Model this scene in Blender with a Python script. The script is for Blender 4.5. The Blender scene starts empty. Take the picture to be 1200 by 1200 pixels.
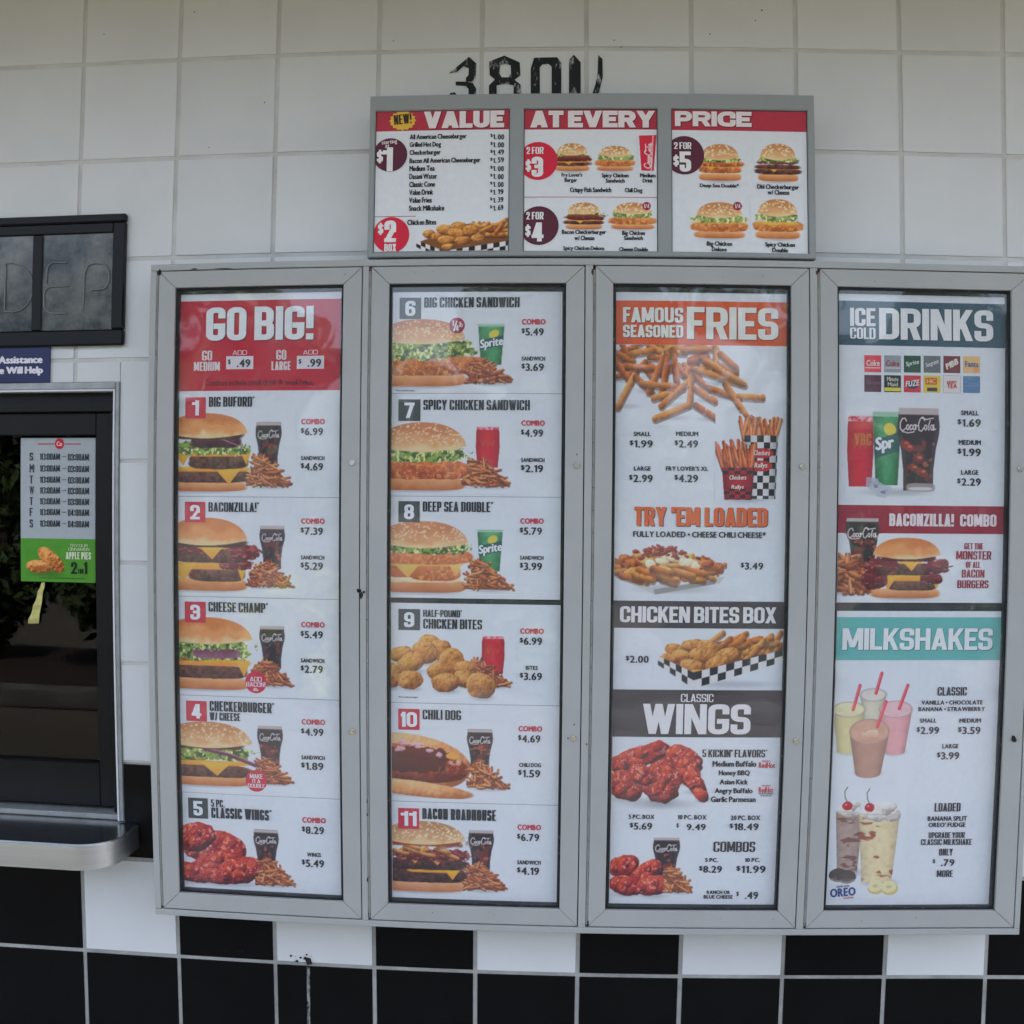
import bpy, bmesh, math, random
import numpy as np
from mathutils import Matrix, Vector

# ------------------------------------------------------------------ scene, camera, light
SC = bpy.context.scene
COL = SC.collection
Z0 = 2.55                                   # height of the first full grout line above the ground
PITCH, RATIO = 0.2032, 0.994024             # wall tile pitch
POSE = (0.02213159, -0.05190762, -0.0082659, -0.87003111, 0.90951899, -2.05007909)
K1, K2, FOC = -0.20871221, 0.16945116, 1250.0

def _rot(a, b, c):
    ca, sa, cb, sb, cc, sc = math.cos(a), math.sin(a), math.cos(b), math.sin(b), math.cos(c), math.sin(c)
    rx = np.array([[1, 0, 0], [0, ca, -sa], [0, sa, ca]])
    ry = np.array([[cb, 0, sb], [0, 1, 0], [-sb, 0, cb]])
    rz = np.array([[cc, -sc, 0], [sc, cc, 0], [0, 0, 1]])
    return rz @ rx @ ry
RC = _rot(*POSE[:3])
F2B = np.array([[1, 0, 0], [0, 0, -1], [0, 1, 0]], float)
CAMF = -RC.T @ np.array(POSE[3:])
CAM = F2B @ CAMF + np.array([0, 0, Z0])

cd = bpy.data.cameras.new('camera'); cam = bpy.data.objects.new('camera', cd); COL.objects.link(cam)
m4 = Matrix((F2B @ RC.T).tolist()).to_4x4(); m4.translation = Vector(CAM.tolist())
cam.matrix_world = m4
cd.clip_end = 2000; cd.clip_start = 0.01
cd.sensor_width = 36; cd.sensor_height = 36; cd.lens = FOC * 36 / 1200
SC.render.engine = 'CYCLES'
cd.type = 'PANO'                            # a wide compact-camera lens with its barrel distortion
for owner in (cd, cd.cycles if hasattr(cd, 'cycles') else None):
    if owner is None: continue
    try:
        owner.panorama_type = 'FISHEYE_LENS_POLYNOMIAL'
        owner.fisheye_fov = math.radians(110)
        owner.fisheye_polynomial_k0 = 0.0
        owner.fisheye_polynomial_k1 = -2.67296472e-02
        owner.fisheye_polynomial_k2 = 2.28499304e-05
        owner.fisheye_polynomial_k3 = -1.79874397e-07
        owner.fisheye_polynomial_k4 = 9.91625229e-08
    except Exception:
        pass
SC.camera = cam

SUN_EL, SUN_ROT = math.radians(52), math.radians(25)
world = bpy.data.worlds.new('World'); SC.world = world; world.use_nodes = True
wn = world.node_tree
sky = wn.nodes.new('ShaderNodeTexSky'); sky.sky_type = 'NISHITA'; sky.sun_disc = False
sky.sun_elevation = SUN_EL; sky.sun_rotation = SUN_ROT
sky.air_density = 0.8; sky.dust_density = 6.0; sky.ozone_density = 1.0
hz = wn.nodes.new('ShaderNodeHueSaturation'); hz.inputs['Saturation'].default_value = .68   # milky summer haze
wn.links.new(sky.outputs[0], hz.inputs['Color']); wn.links.new(hz.outputs[0], wn.nodes['Background'].inputs[0])
wn.nodes['Background'].inputs[1].default_value = 0.13
sd = bpy.data.lights.new('sun', 'SUN'); sd.energy = 2.0; sd.angle = math.radians(0.6); sd.color = (1, .96, .9)
sun = bpy.data.objects.new('sun', sd); COL.objects.link(sun)
_d = Vector((math.sin(SUN_ROT) * math.cos(SUN_EL), math.cos(SUN_ROT) * math.cos(SUN_EL), math.sin(SUN_EL)))
sun.rotation_euler = _d.to_track_quat('Z', 'Y').to_euler()
SC.view_settings.view_transform = 'Standard'; SC.view_settings.look = 'None'
SC.view_settings.gamma = 1; SC.view_settings.use_curve_mapping = False
SC.view_settings.exposure = 2.98

# ------------------------------------------------------------------ helpers: from the photograph to the wall
def W(px, py, depth=0.0):
    """Point of the plane `depth` metres in front of the wall that the photograph shows at (px, py)."""
    u, v = (px - 600) / FOC, -(py - 600) / FOC
    a, b = u, v
    for _ in range(12):
        r2 = a * a + b * b; k = 1 + K1 * r2 + K2 * r2 * r2
        a, b = u / k, v / k
    d = RC.T @ np.array([a, b, -1.0])
    t = (depth - CAMF[2]) / d[2]
    p = CAMF + d * t
    return float(p[0]), float(p[1] + Z0)
def rect(x0, y0, x1, y1, depth):
    """(X0, Ztop, X1, Zbottom) of the upright rectangle seen at these pixels."""
    xm, ym = (x0 + x1) / 2, (y0 + y1) / 2
    return W(x0, ym, depth)[0], W(xm, y0, depth)[1], W(x1, ym, depth)[0], W(xm, y1, depth)[1]
def quad(tl, tr, bl, br, depth):
    a, b, c, d = (W(*p, depth) for p in (tl, tr, bl, br))
    return (a[0] + c[0]) / 2, (a[1] + b[1]) / 2, (b[0] + d[0]) / 2, (c[1] + d[1]) / 2

def lin(c):
    c = np.asarray(c, float) / 255
    return np.where(c <= .04045, c / 12.92, ((c + .055) / 1.055) ** 2.4)
PAPER = lin((205, 217, 227))
def alb(r, g, b):
    """printed or painted colour: what the photograph shows relative to the white paper beside it"""
    return np.clip(lin((r, g, b)) / PAPER * 0.78, 0.004, 0.85)

# ------------------------------------------------------------------ materials
def new_mat(name):
    m = bpy.data.materials.new(name); m.use_nodes = True
    return m, m.node_tree, m.node_tree.nodes['Principled BSDF']
def mat(name, col, rough=.5, metal=0, spec=.4, var=0, vscale=20, bump=0, bscale=200, stretch=None, rvar=0, island=0):
    m, nt, p = new_mat(name)
    col = tuple(float(x) for x in col)
    p.inputs['Base Color'].default_value = (*col, 1)
    p.inputs['Roughness'].default_value = rough; p.inputs['Metallic'].default_value = metal
    p.inputs['Specular IOR Level'].default_value = spec
    N, L = nt.nodes, nt.links
    if var or bump or rvar:
        tc = N.new('ShaderNodeTexCoord'); mp = N.new('ShaderNodeMapping')
        L.new(tc.outputs['Object'], mp.inputs[0])
        if stretch: mp.inputs['Scale'].default_value = stretch
    if var:
        n = N.new('ShaderNodeTexNoise'); n.inputs['Scale'].default_value = vscale; n.inputs['Detail'].default_value = 5
        n.inputs['Roughness'].default_value = .65
        L.new(mp.outputs[0], n.inputs['Vector'])
        r = N.new('ShaderNodeMapRange'); r.inputs[1].default_value = .3; r.inputs[2].default_value = .7
        r.inputs[3].default_value = 1 - var; r.inputs[4].default_value = 1 + var * .5
        L.new(n.outputs[0], r.inputs[0])
        mx = N.new('ShaderNodeVectorMath'); mx.operation = 'SCALE'; mx.inputs[0].default_value = col
        src = r.outputs[0]
        if island:                            # every tile fired a little differently
            ge = N.new('ShaderNodeNewGeometry'); ri = N.new('ShaderNodeMapRange'); ri.inputs[3].default_value = 1 - island; ri.inputs[4].default_value = 1 + island * .6
            mu = N.new('ShaderNodeMath'); mu.operation = 'MULTIPLY'
            L.new(ge.outputs['Random Per Island'], ri.inputs[0]); L.new(ri.outputs[0], mu.inputs[0]); L.new(src, mu.inputs[1]); src = mu.outputs[0]
        L.new(src, mx.inputs['Scale']); L.new(mx.outputs[0], p.inputs['Base Color'])
    if rvar:
        n3 = N.new('ShaderNodeTexNoise'); n3.inputs['Scale'].default_value = vscale * 1.7; n3.inputs['Detail'].default_value = 4
        L.new(mp.outputs[0], n3.inputs['Vector'])
        r3 = N.new('ShaderNodeMapRange'); r3.inputs[3].default_value = rough - rvar; r3.inputs[4].default_value = rough + rvar
        L.new(n3.outputs[0], r3.inputs[0]); L.new(r3.outputs[0], p.inputs['Roughness'])
    if bump:
        n2 = N.new('ShaderNodeTexNoise'); n2.inputs['Scale'].default_value = bscale; n2.inputs['Detail'].default_value = 3
        L.new(mp.outputs[0], n2.inputs['Vector'])
        b = N.new('ShaderNodeBump'); b.inputs['Strength'].default_value = bump; b.inputs['Distance'].default_value = .002
        L.new(n2.outputs[0], b.inputs['Height']); L.new(b.outputs[0], p.inputs['Normal'])
    return m
def worn_or_mottled(name, col, under, lo, hi, scale, rough=.6, stretch=(1, 1, 1)):
    """all-over noise of a second colour"""
    m, nt, p = new_mat(name); N, L = nt.nodes, nt.links
    tc = N.new('ShaderNodeTexCoord'); mp = N.new('ShaderNodeMapping'); mp.inputs['Scale'].default_value = stretch
    L.new(tc.outputs['Object'], mp.inputs[0])
    n = N.new('ShaderNodeTexNoise'); n.inputs['Scale'].default_value = scale; n.inputs['Detail'].default_value = 8
    n.inputs['Roughness'].default_value = .7; L.new(mp.outputs[0], n.inputs['Vector'])
    r = N.new('ShaderNodeMapRange'); r.inputs[1].default_value = lo; r.inputs[2].default_value = hi
    L.new(n.outputs[0], r.inputs[0])
    mx = N.new('ShaderNodeMix'); mx.data_type = 'RGBA'
    mx.inputs[6].default_value = (*map(float, col), 1); mx.inputs[7].default_value = (*map(float, under), 1)
    L.new(r.outputs[0], mx.inputs[0]); L.new(mx.outputs[2], p.inputs['Base Color'])
    p.inputs['Roughness'].default_value = rough; p.inputs['Specular IOR Level'].default_value = .3
    return m
def glass(name, refl=.05, tint=(1, 1, 1), bump=0, bscale=8, rough=.0, refl_haze=0):
    m, nt, p = new_mat(name); N, L = nt.nodes, nt.links
    out = N['Material Output']; N.remove(p)
    t = N.new('ShaderNodeBsdfTransparent'); t.inputs[0].default_value = (*tint, 1)
    g = N.new('ShaderNodeBsdfGlossy'); g.inputs['Roughness'].default_value = rough
    fr = N.new('ShaderNodeLayerWeight'); fr.inputs[0].default_value = .5
    pw = N.new('ShaderNodeMath'); pw.operation = 'POWER'; pw.inputs[1].default_value = 5
    ml = N.new('ShaderNodeMath'); ml.operation = 'MULTIPLY_ADD'; ml.inputs[1].default_value = .7; ml.inputs[2].default_value = refl / 2
    mx = N.new('ShaderNodeMixShader')
    L.new(fr.outputs['Facing'], pw.inputs[0]); L.new(pw.outputs[0], ml.inputs[0]); L.new(ml.outputs[0], mx.inputs[0])
    base = t.outputs[0]
    if refl_haze:                                  # pale streaky haze painted in for reflections on the sheet
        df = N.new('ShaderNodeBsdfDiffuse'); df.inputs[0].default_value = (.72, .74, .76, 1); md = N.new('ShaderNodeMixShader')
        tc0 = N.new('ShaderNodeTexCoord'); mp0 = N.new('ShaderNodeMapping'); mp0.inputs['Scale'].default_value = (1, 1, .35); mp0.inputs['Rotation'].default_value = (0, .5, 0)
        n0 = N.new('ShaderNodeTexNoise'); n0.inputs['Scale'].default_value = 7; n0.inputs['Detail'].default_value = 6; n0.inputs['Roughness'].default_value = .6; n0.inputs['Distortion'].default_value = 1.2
        r0 = N.new('ShaderNodeMapRange'); r0.inputs[1].default_value = .35; r0.inputs[2].default_value = .75; r0.inputs[3].default_value = refl_haze * .25; r0.inputs[4].default_value = refl_haze
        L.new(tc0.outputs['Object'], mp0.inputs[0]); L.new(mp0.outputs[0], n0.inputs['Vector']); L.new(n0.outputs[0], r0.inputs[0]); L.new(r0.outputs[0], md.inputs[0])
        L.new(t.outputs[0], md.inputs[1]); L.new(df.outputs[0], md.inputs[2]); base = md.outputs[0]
    L.new(base, mx.inputs[1]); L.new(g.outputs[0], mx.inputs[2]); L.new(mx.outputs[0], out.inputs[0])
    if bump:
        tc = N.new('ShaderNodeTexCoord'); n2 = N.new('ShaderNodeTexNoise'); n2.inputs['Scale'].default_value = bscale
        n2.inputs['Detail'].default_value = 2; L.new(tc.outputs['Object'], n2.inputs['Vector'])
        b = N.new('ShaderNodeBump'); b.inputs['Strength'].default_value = bump; b.inputs['Distance'].default_value = .01
        L.new(n2.outputs[0], b.inputs['Height']); L.new(b.outputs[0], g.inputs['Normal'])
    return m
INK = {}
def ink(c):
    """flat printing ink, one material per colour"""
    c = tuple(int(x) for x in c)
    if c not in INK:
        INK[c] = mat('print_ink', alb(*c), .55, spec=.25, var=.05, vscale=90)
    return INK[c]
def print_mat():
    m, nt, p = new_mat('printed_picture')
    a = nt.nodes.new('ShaderNodeAttribute'); a.attribute_name = 'Col'
    nt.links.new(a.outputs['Color'], p.inputs['Base Color'])
    p.inputs['Roughness'].default_value = .55; p.inputs['Specular IOR Level'].default_value = .25
    return m
PRINT = print_mat()
WHITE = (205, 217, 227)

# ------------------------------------------------------------------ objects
def wloc(o):
    v = Vector((0, 0, 0))
    while o is not None:
        v += o.location; o = o.parent
    return v
def thing(name, label, cat, loc=(0, 0, 0), group=None):
    o = bpy.data.objects.new(name, None); COL.objects.link(o); o.location = loc; o.empty_display_size = .05
    o['label'] = label; o['category'] = cat
    if group: o['group'] = group
    return o
def tag(o, label=None, cat=None, group=None, kind=None):
    for k, v in (('label', label), ('category', cat), ('group', group), ('kind', kind)):
        if v: o[k] = v
    return o
def mesh_obj(name, verts, faces, material, parent=None, mids=None, smooth=False):
    off = wloc(parent)
    me = bpy.data.meshes.new(name)
    me.from_pydata([(x - off.x, y - off.y, z - off.z) for x, y, z in verts], [], faces)
    for m in (material if isinstance(material, (list, tuple)) else [material]): me.materials.append(m)
    if mids is not None: me.polygons.foreach_set('material_index', mids)
    if smooth: me.polygons.foreach_set('use_smooth', [True] * len(me.polygons))
    me.update()
    o = bpy.data.objects.new(name, me); COL.objects.link(o); o.parent = parent
    return o
def bm_obj(name, bm, material, parent=None, smooth=False):
    off = wloc(parent)
    bmesh.ops.translate(bm, verts=bm.verts, vec=-off)
    me = bpy.data.meshes.new(name); bm.to_mesh(me); bm.free()
    for m in (material if isinstance(material, (list, tuple)) else [material]): me.materials.append(m)
    if smooth:
        me.polygons.foreach_set('use_smooth', [True] * len(me.polygons)); me.set_sharp_from_angle(angle=math.radians(32))
    o = bpy.data.objects.new(name, me); COL.objects.link(o); o.parent = parent
    return o
def prism(bm, poly, y0, y1, bev=0.0, seg=1):
    """polygon of (x, z), extruded from y0 (front) to y1 (back)"""
    a = [bm.verts.new((x, y0, z)) for x, z in poly]; b = [bm.verts.new((x, y1, z)) for x, z in poly]
    n = len(poly); fs = [bm.faces.new(a), bm.faces.new(b[::-1])]
    for i in range(n): fs.append(bm.faces.new((a[i], b[i], b[(i + 1) % n], a[(i + 1) % n])))
    if bev:
        es = {e for f in fs for e in f.edges}
        bmesh.ops.bevel(bm, geom=list(es), offset=bev, segments=seg, affect='EDGES', profile=.7)
    return bm
def box(bm, x0, x1, y0, y1, z0, z1, bev=0.0, seg=1):
    return prism(bm, [(x0, z0), (x1, z0), (x1, z1), (x0, z1)], y0, y1, bev, seg)
def cyl(bm, p, r, axis, length, n=16, r2=None):
    """cylinder from p along axis"""
    ax = Vector(axis).normalized(); q = Vector((0, 0, 1)).rotation_difference(ax).to_matrix().to_4x4()
    M = Matrix.Translation(Vector(p) + ax * length / 2) @ q
    bmesh.ops.create_cone(bm, cap_ends=True, segments=n, radius1=r, radius2=r if r2 is None else r2, depth=length, matrix=M)
def tube(bm, pts, r, n=8):
    pts = [Vector(p) for p in pts]; rings = []
    for i, p in enumerate(pts):
        d = (pts[min(i + 1, len(pts) - 1)] - pts[max(i - 1, 0)]).normalized()
        q = Vector((0, 0, 1)).rotation_difference(d).to_matrix()
        rings.append([bm.verts.new(p + q @ Vector((r * math.cos(2 * math.pi * k / n), r * math.sin(2 * math.pi * k / n), 0))) for k in range(n)])
    for a, b in zip(rings, rings[1:]):
        for k in range(n): bm.faces.new((a[k], a[(k + 1) % n], b[(k + 1) % n], b[k]))
    bm.faces.new(rings[0][::-1]); bm.faces.new(rings[-1])
# ------------------------------------------------------------------ block lettering: pen strokes on a unit box
S_, P_, D_ = 0, 1, 2
O_ = [('c', [(0, 0), (1, 0), (1, 1), (0, 1)], 'rrrr')]
G = {
 'A': (1.05, [('d', 0, 0, .5, 1), ('d', 1, 0, .5, 1), ('p', [(.28, .2), (.72, .2)], '..')]),
 'B': (1, [('c', [(0, 0), (1, 0), (1, .5), (0, .5)], '.rr.'), ('c', [(0, .5), (.96, .5), (.96, 1), (0, 1)], '.rr.')]),
 'C': (1, [('p', [(1, .74), (1, 1), (0, 1), (0, 0), (1, 0), (1, .26)], '.rrrr.')]),
 'D': (1, [('c', [(0, 0), (1, 0), (1, 1), (0, 1)], '.rr.')]),
 'E': (.85, [('p', [(1, 1), (0, 1), (0, 0), (1, 0)], '....'), ('p', [(.1, .5), (.8, .5)], '..')]),
 'F': (.82, [('p', [(1, 1), (0, 1), (0, 0)], '...'), ('p', [(.1, .5), (.8, .5)], '..')]),
 'G': (1, [('p', [(1, .8), (1, 1), (0, 1), (0, 0), (1, 0), (1, .42), (.62, .42)], '.rrrr..')]),
 'H': (1, [('p', [(0, 0), (0, 1)], '..'), ('p', [(1, 0), (1, 1)], '..'), ('p', [(.1, .5), (.9, .5)], '..')]),
 'I': (0, [('p', [(0, 0), (0, 1)], '..')]),
 'J': (.8, [('p', [(1, 1), (1, 0), (0, 0), (0, .3)], '.rr.')]),
 'K': (1, [('p', [(0, 0), (0, 1)], '..'), ('d', .12, .38, 1, 1), ('d', 1, 0, .42, .6)]),
 'L': (.8, [('p', [(0, 1), (0, 0), (1, 0)], '...')]),
 'M': (1.35, [('p', [(0, 0), (0, 1)], '..'), ('p', [(1, 0), (1, 1)], '..'), ('d', .5, .12, .06, 1), ('d', .5, .12, .94, 1)]),
 'N': (1.05, [('p', [(0, 0), (0, 1)], '..'), ('p', [(1, 0), (1, 1)], '..'), ('d', .94, 0, .06, 1)]),
 'O': (1, O_), '0': (.95, O_),
 'P': (.95, [('p', [(0, 0), (0, 1)], '..'), ('p', [(.12, 1), (1, 1), (1, .42), (.12, .42)], '.rr.')]),
 'Q': (1, O_ + [('d', 1, -.1, .6, .3)]),
 'R': (1, [('p', [(0, 0), (0, 1)], '..'), ('p', [(.12, 1), (1, 1), (1, .45), (.12, .45)], '.rr.'), ('d', 1, 0, .62, .45)]),
 'S': (.95, [('p', [(1, .8), (1, 1), (0, 1), (0, .5), (1, .5), (1, 0), (0, 0), (0, .2)], '.rrrrrr.')]),
 'T': (.9, [('p', [(0, 1), (1, 1)], '..'), ('p', [(.5, 0), (.5, .95)], '..')]),
 'U': (1, [('p', [(0, 1), (0, 0), (1, 0), (1, 1)], '.rr.')]),
 'V': (1.05, [('d', .5, 0, 0, 1), ('d', .5, 0, 1, 1)]),
 'W': (1.5, [('d', .25, 0, 0, 1), ('d', .25, 0, .5, 1), ('d', .75, 0, .5, 1), ('d', .75, 0, 1, 1)]),
 'X': (1.05, [('d', 0, 0, 1, 1), ('d', 1, 0, 0, 1)]),
 'Y': (1.05, [('d', .5, .42, 0, 1), ('d', .5, .42, 1, 1), ('p', [(.5, 0), (.5, .4)], '..')]),
 'Z': (.9, [('p', [(0, 1), (1, 1)], '..'), ('d', 0, .05, 1, .95), ('p', [(0, 0), (1, 0)], '..')]),
 '1': (.45, [('p', [(1, 0), (1, 1)], '..'), ('p', [(0, .86), (.9, .86)], '..')]),
 '2': (.92, [('p', [(0, .7), (0, 1), (1, 1), (1, .56)], '.rr.'), ('d', 0, .05, 1, .62), ('p', [(0, 0), (1, 0)], '..')]),
 '3': (.92, [('p', [(0, .8), (0, 1), (1, 1), (1, .52), (.42, .52)], '.rrr.'), ('p', [(.5, .52), (1, .52), (1, 0), (0, 0), (0, .2)], '.rrr.')]),
 '4': (1, [('p', [(.76, 0), (.76, 1)], '..'), ('p', [(0, .22), (1, .22)], '..'), ('d', .02, .25, .66, 1)]),
 '5': (.92, [('p', [(.95, 1), (0, 1), (0, .56), (1, .56), (1, 0), (0, 0), (0, .2)], '...rrr.')]),
 '6': (.95, [('c', [(0, 0), (1, 0), (1, .56), (0, .56)], 'rrrr'), ('p', [(0, .3), (0, 1), (1, 1), (1, .84)], '.rr.')]),
 '7': (.85, [('p', [(0, 1), (1, 1)], '..'), ('d', .25, 0, 1, 1)]),
 '8': (.98, [('c', [(0, 0), (1, 0), (1, .5), (0, .5)], 'rrrr'), ('c', [(.04, .5), (.96, .5), (.96, 1), (.04, 1)], 'rrrr')]),
 '9': (.95, [('c', [(0, .44), (1, .44), (1, 1), (0, 1)], 'rrrr'), ('p', [(1, .7), (1, 0), (0, 0), (0, .16)], '.rr.')]),
 '/': (.7, [('d', 0, 0, 1, 1)]), '!': (0, [('p', [(0, .4), (0, 1)], '..'), ('p', [(0, 0), (0, .02)], '..')]),
 '.': (0, [('p', [(0, 0), (0, .02)], '..')]), ',': (0, [('p', [(0, -.08), (0, .02)], '..')]),
 "'": (0, [('p', [(0, .85), (0, 1)], '..')]), '*': (0, [('p', [(0, .95), (0, 1)], '..')]),
 '-': (.45, [('p', [(0, .45), (1, .45)], '..')]), '+': (0, [('p', [(0, .47), (0, .5)], '..')]),
}
G['$'] = (.95, G['S'][1] + [('p', [(.5, -.16), (.5, 1.16)], '..')])
# style: stem, bar (both per height), gap, rounding of corners, capitals' nominal width
STY = {'C': (.225, .165, .05, .55, .44), 'CL': (.185, .145, .06, .55, .44), 'G': (.215, .17, .085, .9, .8),
       'X': (.25, .185, .06, .8, .85), 'H': (.36, .26, .035, .7, .95), 'P': (.16, .14, .13, .95, .62), 'N': (.245, .18, .06, .8, .55)}
def _round(pts, flags, closed, r):
    out = []; n = len(pts)
    for i, p in enumerate(pts):
        if flags[i] != 'r' or (not closed and i in (0, n - 1)): out.append(p); continue
        a, b = np.array(pts[i - 1]), np.array(pts[(i + 1) % n]); p = np.array(p)
        la, lb = np.linalg.norm(a - p), np.linalg.norm(b - p)
        q = min(r, la * .5, lb * .5)
        s, e = p + (a - p) / max(la, 1e-9) * q, p + (b - p) / max(lb, 1e-9) * q
        for t in np.linspace(0, 1, 5):
            k = .62                               # rounder than a parabola
            c1, c2 = s + (p - s) * k, e + (p - e) * k
            out.append(tuple((1 - t) ** 3 * s + 3 * t * (1 - t) ** 2 * c1 + 3 * t * t * (1 - t) * c2 + t ** 3 * e))
    res = [out[0]]
    for p in out[1:]:
        if np.hypot(p[0] - res[-1][0], p[1] - res[-1][1]) > 1e-6: res.append(p)
    if closed and np.hypot(res[0][0] - res[-1][0], res[0][1] - res[-1][1]) < 1e-6: res.pop()
    return res
def _stroke(pts, closed, t):
    P = [np.array(p, float) for p in pts]; n = len(P)
    if not closed:
        d = P[0] - P[1]; P[0] = P[0] + d / np.linalg.norm(d) * t / 2
        d = P[-1] - P[-2]; P[-1] = P[-1] + d / np.linalg.norm(d) * t / 2
    nr = []
    for i in range(n if closed else n - 1):
        d = P[(i + 1) % n] - P[i]; d = d / np.linalg.norm(d); nr.append(np.array([-d[1], d[0]]))
    V = []
    for i in range(n):
        if closed: a, b = nr[i - 1], nr[i]
        else: a, b = nr[max(i - 1, 0)], nr[min(i, n - 2)]
        m = (a + b) / max(1 + a @ b, .35) * t / 2
        V += [P[i] + m, P[i] - m]
    F = [(2 * i, 2 * i + 1, (2 * i + 3) % (2 * n), (2 * i + 2) % (2 * n)) for i in range(n if closed else n - 1)]
    return V, F
def block_text(s, x0, z0, x1, z1, style):
    """strips (each a list of verts 2D + faces) of the string filling the box; z0 top, z1 bottom"""
    tx, ty, gap, rr, nomw = STY[style]; h = z0 - z1; tot = x1 - x0
    if h < .0215 and style in ('C', 'CL', 'N'): tx, ty, gap = tx * .86, ty * .72, gap * 1.2
    fixed = 0; var = 0
    for ch in s:
        if ch == ' ': fixed += .2 * h if style in ('C', 'CL') else .3 * h; continue
        sc = .62 if ch == '$' and len(s) > 1 and style in ('P',) else 1
        w = G[ch][0]
        fixed += (gap * h + (tx * h * sc if w == 0 else 0)); var += w * sc
    fixed -= gap * h
    Wd = (tot - fixed) / var if var else 0
    squeeze = 1
    if var and Wd < tx * h * 1.55:                 # too narrow for the pen: thinner pen
        squeeze = max(.3, Wd / (tx * h * 1.55)) if Wd > 0 else .3
    strips = []; x = x0
    if not var: x = x0 + max(0, (tot - fixed) / 2)
    for ch in s:
        if ch == ' ': x += .2 * h if style in ('C', 'CL') else .3 * h; continue
        sc = .62 if ch == '$' and len(s) > 1 and style in ('P',) else 1
        wn_, prims = G[ch]; t = tx * h * squeeze * sc; hh = h * sc; zb = z0 - hh
        w = t if wn_ == 0 else max(wn_ * Wd * sc, t * 1.2); u = ty * h * sc
        ky = t / u
        mx = lambda gx: t / 2 + gx * (w - t)
        my = lambda gy: u / 2 + gy * (hh - u)
        for pr in prims:
            if pr[0] == 'd':
                _, ax, ay, bx, by = pr
                a, b = mx(ax), mx(bx); tt = t * 1.04
                V = [(a - tt / 2, ay * hh), (a + tt / 2, ay * hh), (b + tt / 2, by * hh), (b - tt / 2, by * hh)]; F = [(0, 1, 2, 3)]
            else:
                closed = pr[0] == 'c'
                pts = [(mx(a), my(b) * ky) for a, b in pr[1]]
                pts = _round(pts, pr[2], closed, max(rr * w * .5, t * .55))
                V, F = _stroke(pts, closed, t)
                V = [(p[0], p[1] / ky) for p in V]
            strips.append(([(x + a, zb + b) for a, b in V], F))
        x += w + gap * h
    return strips
GLY = {'1': ([(.16, 0), (.25, 0), (.25, .68), (.17, .68), (.03, .56), (.07, .50), (.16, .57)], [(0, 1, 2, 3, 6), (3, 4, 5, 6)])}
def glyph(ch):
    if ch not in GLY:
        c = bpy.data.curves.new('g', 'FONT'); c.body = ch; c.resolution_u = 3
        o = bpy.data.objects.new('g', c); COL.objects.link(o)
        bpy.context.view_layer.update()
        me = o.evaluated_get(bpy.context.evaluated_depsgraph_get()).to_mesh()
        V = [(v.co.x, v.co.y) for v in me.vertices]; F = [tuple(p.vertices) for p in me.polygons]
        o.evaluated_get(bpy.context.evaluated_depsgraph_get()).to_mesh_clear()
        bpy.data.objects.remove(o); bpy.data.curves.remove(c)
        GLY[ch] = (V, F)
    return GLY[ch]
def lower_text(s, x0, z0, x1, z1, bold=.035, gap=.09, sup=False):
    parts = []; x = 0
    for ch in s:
        if ch == ' ': x += .24; continue
        V, F = glyph('\u2022' if ch == '+' else ch)
        if sup and ch == '$' and len(s) > 1:
            t = max(v[1] for v in V); V = [(v[0] * .62, .68 - (t - v[1]) * .62) for v in V]
        lo = min(v[0] for v in V); hi = max(v[0] for v in V)
        parts.append(([(v[0] - lo + x, v[1]) for v in V], F)); x += hi - lo + gap
    xs = [v[0] for p in parts for v in p[0]]; ys = [v[1] for p in parts for v in p[0]]
    ax, bx, ay, by = min(xs) - bold, max(xs) + bold, min(ys), max(ys)
    sx, sy = (x1 - x0) / (bx - ax), (z0 - z1) / (by - ay)
    out = []
    for k, j in (((-bold, 0), (0, -bold * .5), (0, bold * .5), (bold, 0)) if bold else ((0, 0),)):
        for V, F in parts:
            out.append(([(x0 + (v[0] + k - ax) * sx, z1 + (v[1] + j - ay) * sy) for v in V], F))
    return out
def strips_obj(name, strips, depth, material, parent, rot=0, shear=0, pivot=None, step=6e-6):
    V, F = [], []
    if pivot is None and (rot or shear):
        xs = [v[0] for s in strips for v in s[0]]; zs = [v[1] for s in strips for v in s[0]]
        pivot = ((min(xs) + max(xs)) / 2, (min(zs) + max(zs)) / 2)
    c, s_ = math.cos(rot), math.sin(rot)
    for k, (vs, fs) in enumerate(strips):
        b = len(V)
        for x, z in vs:
            if pivot:
                dx, dz = x - pivot[0], z - pivot[1]; dx += shear * dz
                x, z = pivot[0] + dx * c - dz * s_, pivot[1] + dx * s_ + dz * c
            V.append((x, -(depth + step * (k % 24)), z))
        F += [tuple(b + i for i in f) for f in fs]
    return mesh_obj(name, V, F, material, parent)
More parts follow.
